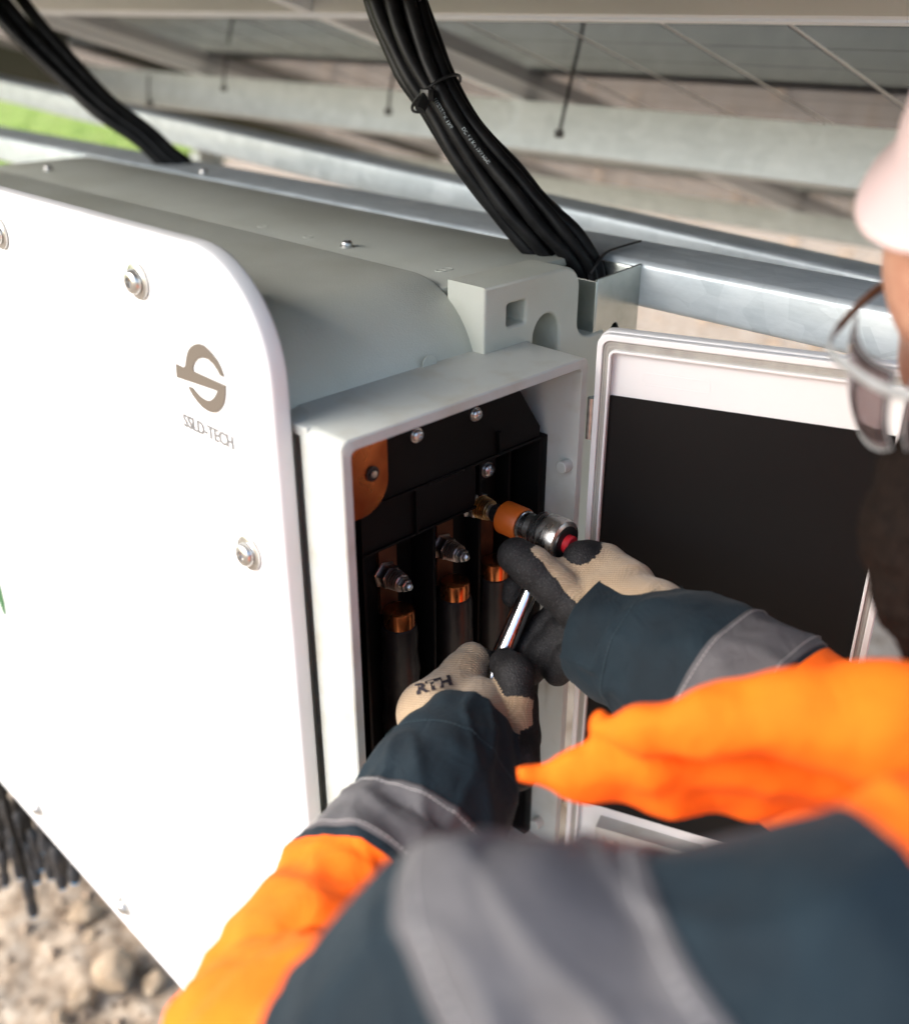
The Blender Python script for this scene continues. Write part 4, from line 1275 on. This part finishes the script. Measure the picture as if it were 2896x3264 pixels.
# left sleeve: wrist, elbow close to the lens, shoulder
LP = [(-0.4600, 0.4734, 1.4554), (-0.4539, 0.4626, 1.4561), (-0.4390, 0.4323, 1.4549), (-0.4215, 0.3912, 1.4503), (-0.4113, 0.3563, 1.4424), (-0.3931, 0.3005, 1.4384), (-0.3639, 0.2418, 1.4482), (-0.3247, 0.1983, 1.4655), (-0.2268, 0.1736, 1.5492), (-0.1852, 0.1889, 1.6238), (-0.1571, 0.2067, 1.6471), (-0.1255, 0.2265, 1.6551), (-0.0951, 0.2477, 1.6622), (-0.0627, 0.2749, 1.6728), (-0.0218, 0.3239, 1.6798)]
o, sub, seam, T = sleeve('sleeve', LP, [(.0505, .048), (.052, .050), (.058, .056), (.064, .060), (.066, .062), (.068, .066), (.070, .070), (.074, .074), (.076, .076), (.073, .073), (.073, .073), (.0745, .0745), (.076, .076), (.080, .080), (.085, .085)],
    [(0, 0), (.225, 1), (.662, 2), (.950, 1)], 7.0, .0085, 'left sleeve bent at the elbow close to the viewer', lambda f: float(np.interp(f, [0, .60, .77, .89, .95, 1], [0, 0, .72, .62, .3, .3])))
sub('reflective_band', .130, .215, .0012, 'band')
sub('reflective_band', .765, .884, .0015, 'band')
seam(.055, .0010, 'darkthread'); seam(.135, .0022); seam(.209, .0022); seam(.774, .002); seam(.878, .002)

# jacket: torso and the loose front panel that points at the inverter
JT = []
JT += chain([(.03, .43, 1.555, .078), (.06, .66, 1.62, .10), (.02, .86, 1.56, .085)], 0)
JT += chain([(.05, .62, 1.56, .13), (.12, .66, 1.30, .165), (.17, .68, 1.02, .165)], 0)
JT += chain([(-0.0992, 0.4822, 1.6595, 0.0550), (-0.1350, 0.4525, 1.6683, 0.0300), (-0.1726, 0.4285, 1.6695, 0.0220), (-0.2092, 0.4030, 1.6584, 0.0160), (-0.2388, 0.3877, 1.6429, 0.0100), (-0.2643, 0.3815, 1.6344, 0.0060)], 0)
JT += chain([(-0.1034, 0.5305, 1.5997, 0.0500), (-0.1643, 0.4971, 1.5939, 0.0200), (-0.2087, 0.4617, 1.5844, 0.0200), (-0.2441, 0.4245, 1.5817, 0.0190), (-0.2764, 0.3929, 1.5828, 0.0100), (-0.3034, 0.3622, 1.5886, 0.0058)], 0)
JT += chain([(-0.1291, 0.5083, 1.6159, 0.0400), (-0.2057, 0.4483, 1.6170, 0.0220), (-0.2479, 0.4106, 1.6077, 0.0160), (-0.2808, 0.3828, 1.5971, 0.0080)], 0)
JT += chain([(-0.2775, 0.3978, 1.6247, 0.0060), (-0.2745, 0.3985, 1.6215, 0.0060)], 0)
jk = sdf_obj('jacket', JT, .004, .018, ['orange'], WK, None, .0035, 26)

# head, neck and the body under the clothes as one figure
hp = Vector((-0.1784, 0.5564, 1.7869))
_R = Vector((math.sqrt(.5), math.sqrt(.5), 0)); _H = Vector((-math.sqrt(.5), math.sqrt(.5), 0))
hf = (-_R * .86 - _H * .42 + Vector((0, 0, -.42))).normalized()
hl = Vector((0, 0, 1)).cross(hf).normalized()
hu = hf.cross(hl).normalized()
hc = hp - hf * .112 + hu * .02
def hd_(f, l, u): return tuple(hc + hf * f + hl * l + hu * u)
def hcap(a, b, r0, r1, i=0): return (hd_(*a), hd_(*b), r0, r1, i)
HB_ = [hcap((-.03, 0, .03), (.015, 0, .035), .080, .078), hcap((.03, .025, .04), (.03, -.025, .04), .060, .060),
       hcap((.070, .026, .030), (.070, -.026, .030), .020, .020),
       hcap((.050, .040, -.020), (.035, .045, -.055), .034, .028), hcap((.050, -.040, -.020), (.035, -.045, -.055), .034, .028),
       hcap((.040, 0, -.060), (.072, 0, -.095), .040, .022), hcap((.085, 0, .012), (.108, 0, -.022), .009, .012), hcap((.098, .012, -.024), (.098, -.012, -.024), .009, .009),
       hcap((.088, .016, -.056), (.088, -.016, -.056), .012, .012), hcap((-.02, .078, .0), (-.02, .080, -.03), .016, .012), hcap((-.02, -.078, .0), (-.02, -.080, -.03), .016, .012),
       hcap((-.03, 0, -.05), (-.07, .01, -.15), .055, .058)]
nb = hd_(-.07, .01, -.15)
HB_ += [(nb, (.07, .66, 1.58), .058, .07, 0), ((.0, .46, 1.55), (.02, .84, 1.55), .06, .06, 0), ((.07, .66, 1.5), (.17, .68, 1.0), .11, .12, 0),
        ((.17, .60, .95), (.14, .56, .50), .075, .05, 0), ((.17, .76, .95), (.20, .80, .50), .075, .05, 0),
        ((.14, .56, .50), (.17, .54, .09), .05, .035, 0), ((.20, .80, .50), (.24, .82, .09), .05, .035, 0)]
body = sdf_obj('body', HB_, .004, .018, ['skin'], WK)
BD = [hcap((.030, .062, -.050), (.066, .020, -.100), .017, .022), hcap((.030, -.062, -.050), (.066, -.020, -.100), .017, .022), hcap((.072, .02, -.102), (.072, -.02, -.102), .022, .022),
      hcap((.095, .020, -.044), (.088, .030, -.075), .007, .010), hcap((.095, -.020, -.044), (.088, -.030, -.075), .007, .010), hcap((.099, .018, -.043), (.099, -.018, -.043), .006, .006),
      hcap((-.005, .072, .01), (.02, .066, -.05), .012, .016), hcap((-.005, -.072, .01), (.02, -.066, -.05), .012, .016)]
BD += [hcap((.070, .01, -.105), (.050, .015, -.150), .030, .030), hcap((.050, .015, -.150), (.030, .02, -.20), .030, .022)]
BD += chain([(-0.1662, 0.5893, 1.7716, 0.0340), (-0.1671, 0.5502, 1.7621, 0.0340), (-0.1637, 0.5298, 1.7397, 0.0330), (-0.1562, 0.5224, 1.7077, 0.0250), (-0.1476, 0.5235, 1.6747, 0.0140)], 0)  # beard drawn out as a dark mass: hanging hair plus shadow beside the door
sdf_obj('beard', BD, .0028, .010, ['beard'], WK, None, .0025, 90)
TR = [((.17, .66, 1.04), (.17, .70, .92), .165, .16, 0), ((.17, .60, .93), (.14, .56, .50), .105, .085, 0), ((.17, .77, .93), (.20, .80, .50), .105, .085, 0),
      ((.14, .56, .50), (.17, .54, .10), .082, .075, 0), ((.20, .80, .50), (.24, .82, .10), .082, .075, 0)]
sdf_obj('trousers', TR, .008, .02, ['trousers'], WK, None, .006, 14)
for (x, y) in ((.17, .54), (.24, .82)):
    sdf_obj('boot', [((x, y, .12), (x, y, .05), .06, .058, 0), ((x, y, .045), (x - .16, y - .03, .04), .055, .042, 0)], .005, .02, ['leather'], WK)

# hard hat: shell of revolution about the head's own up axis, with a drooping peak in front
hatf = (-_R * .86 - _H * .42 + Vector((0, 0, -.22))).normalized()
hatu = hatf.cross(hl).normalized()
hatc = Vector((-0.2067, 0.5190, 1.9081)) - hatf * .150 - hatu * .060
def hat_ring(rf, rs, u, droop=0.0, peak=0.0, n=64):
    out = []
    for k in range(n):
        a = 2 * math.pi * k / n
        cf, sl = math.cos(a), math.sin(a)
        pk = max(0.0, cf) ** 3 * peak
        out.append(hatc + hatf * ((rf + pk) * cf - .008) + hl * (rs * sl) + hatu * (u - droop * max(0, cf) ** 2))
    return out
prof = [(.020, .016, .165, 0, 0), (.055, .045, .157, 0, 0), (.085, .072, .138, 0, 0), (.108, .092, .108, 0, 0), (.118, .102, .078, 0, 0), (.121, .106, .062, 0, 0), (.130, .114, .057, .010, .030), (.1315, .1155, .054, .0105, .0315), (.130, .114, .0515, .011, .030),
        (.117, .102, .058, 0, 0), (.114, .098, .078, 0, 0), (.104, .088, .106, 0, 0), (.081, .068, .135, 0, 0), (.05, .04, .153, 0, 0), (.018, .014, .161, 0, 0)]
mb = MB()
for q in prof: mb.v += [tuple(p) for p in hat_ring(*q)]
n = 64
for i in range(len(prof) - 1):
    for k in range(n):
        k2 = (k + 1) % n
        mb.f.append((i * n + k, i * n + k2, (i + 1) * n + k2, (i + 1) * n + k)); mb.m.append(0)
mb.f.append(tuple(range(n))); mb.m.append(0)
mb.f.append(tuple((len(prof) - 1) * n + k for k in range(n))); mb.m.append(0)
hat = mb.build('hard_hat', 'hat', WK, autosmooth=False)
for sg in (1, -1):
    MB().lathe(hatc - hatf * .01 + hl * (sg * .100) + hatu * .085, hl * sg, [(0, .020), (.004, .019), (.006, .016), (.006, .0001)], 20).build('hat_fitting', 'hatdark', hat)

# chin strap of the hat with its grey buckle
MB().loft([hatc + hl * .100 + hatu * .06, hd_(.02, .075, -.02), hd_(.045, .062, -.075), hd_(.07, .02, -.135)], [(.0012, .007)] * 4, 8, 6).build('chin_strap', 'hatdark', hat)
_b = Vector(hd_(.062, .055, -.085))
MB().lathe(_b, hl, [(-.004, .014), (.006, .015), (.012, .012), (.012, .0001)], 18).build('strap_buckle', 'frame', hat)

# safety glasses, worn a little forward of the face
_hd0 = hd_
def hd_(f, l, u): return _hd0(f + .020, l, u + .010)
gl = MB()
def lens(sg):
    mb = MB()
    vs = []
    nu, nv_ = 12, 8
    for th in (0.0, .002):
        for j in range(nv_ + 1):
            for i in range(nu + 1):
                x = i / nu
                y = j / nv_
                l = sg * (.006 + .062 * x)
                f = .121 - .034 * x ** 2.2 - .006 * (y - .3) ** 2 * 4 - th
                top = .022 - .004 * x
                bot = -.036 + .010 * x ** 3 + .012 * (1 - x) ** 4
                vs.append(hd_(f, l, bot + (top - bot) * y))
    N = (nu + 1) * (nv_ + 1)
    fs = []
    for o_ in (0, N):
        for j in range(nv_):
            for i in range(nu):
                a = o_ + j * (nu + 1) + i
                fs.append((a, a + 1, a + nu + 2, a + nu + 1))
    rim = [i for i in range(nu + 1)] + [j * (nu + 1) + nu for j in range(1, nv_ + 1)] + [nv_ * (nu + 1) + i for i in range(nu - 1, -1, -1)] + [j * (nu + 1) for j in range(nv_ - 1, 0, -1)]
    for a, b in zip(rim, rim[1:] + rim[:1]):
        fs.append((a, b, b + N, a + N))
    mb.add(vs, fs)
    rimp = [vs[i] for i in rim] + [vs[rim[0]]]
    return mb, rimp
GL = None
for sg in (1, -1):
    mb, rimp = lens(sg)
    if GL is None:
        fb = MB()
        fb.loft([hd_(.089, -.069, .018), hd_(.112, -.050, .023), hd_(.122, -.02, .024), hd_(.1235, 0, .022), hd_(.122, .02, .024), hd_(.112, .050, .023), hd_(.089, .069, .018)], [(.0012, .0034)] * 7, 12, 6)
        GL = fb.build('glasses', 'frame', WK)
    mb.build('lens', 'lens', GL, autosmooth=False)
    MB().loft(rimp, .00055, 6, 1, caps=False).build('lens_rim', 'frame', GL)
    MB().loft([hd_(.089, sg * .070, .016), hd_(.05, sg * .080, .016), hd_(-.01, sg * .083, .012), hd_(-.03, sg * .083, -.008)], [(.0016, .0035)] * 4, 10, 5).build('temple_arm', 'temple', GL)
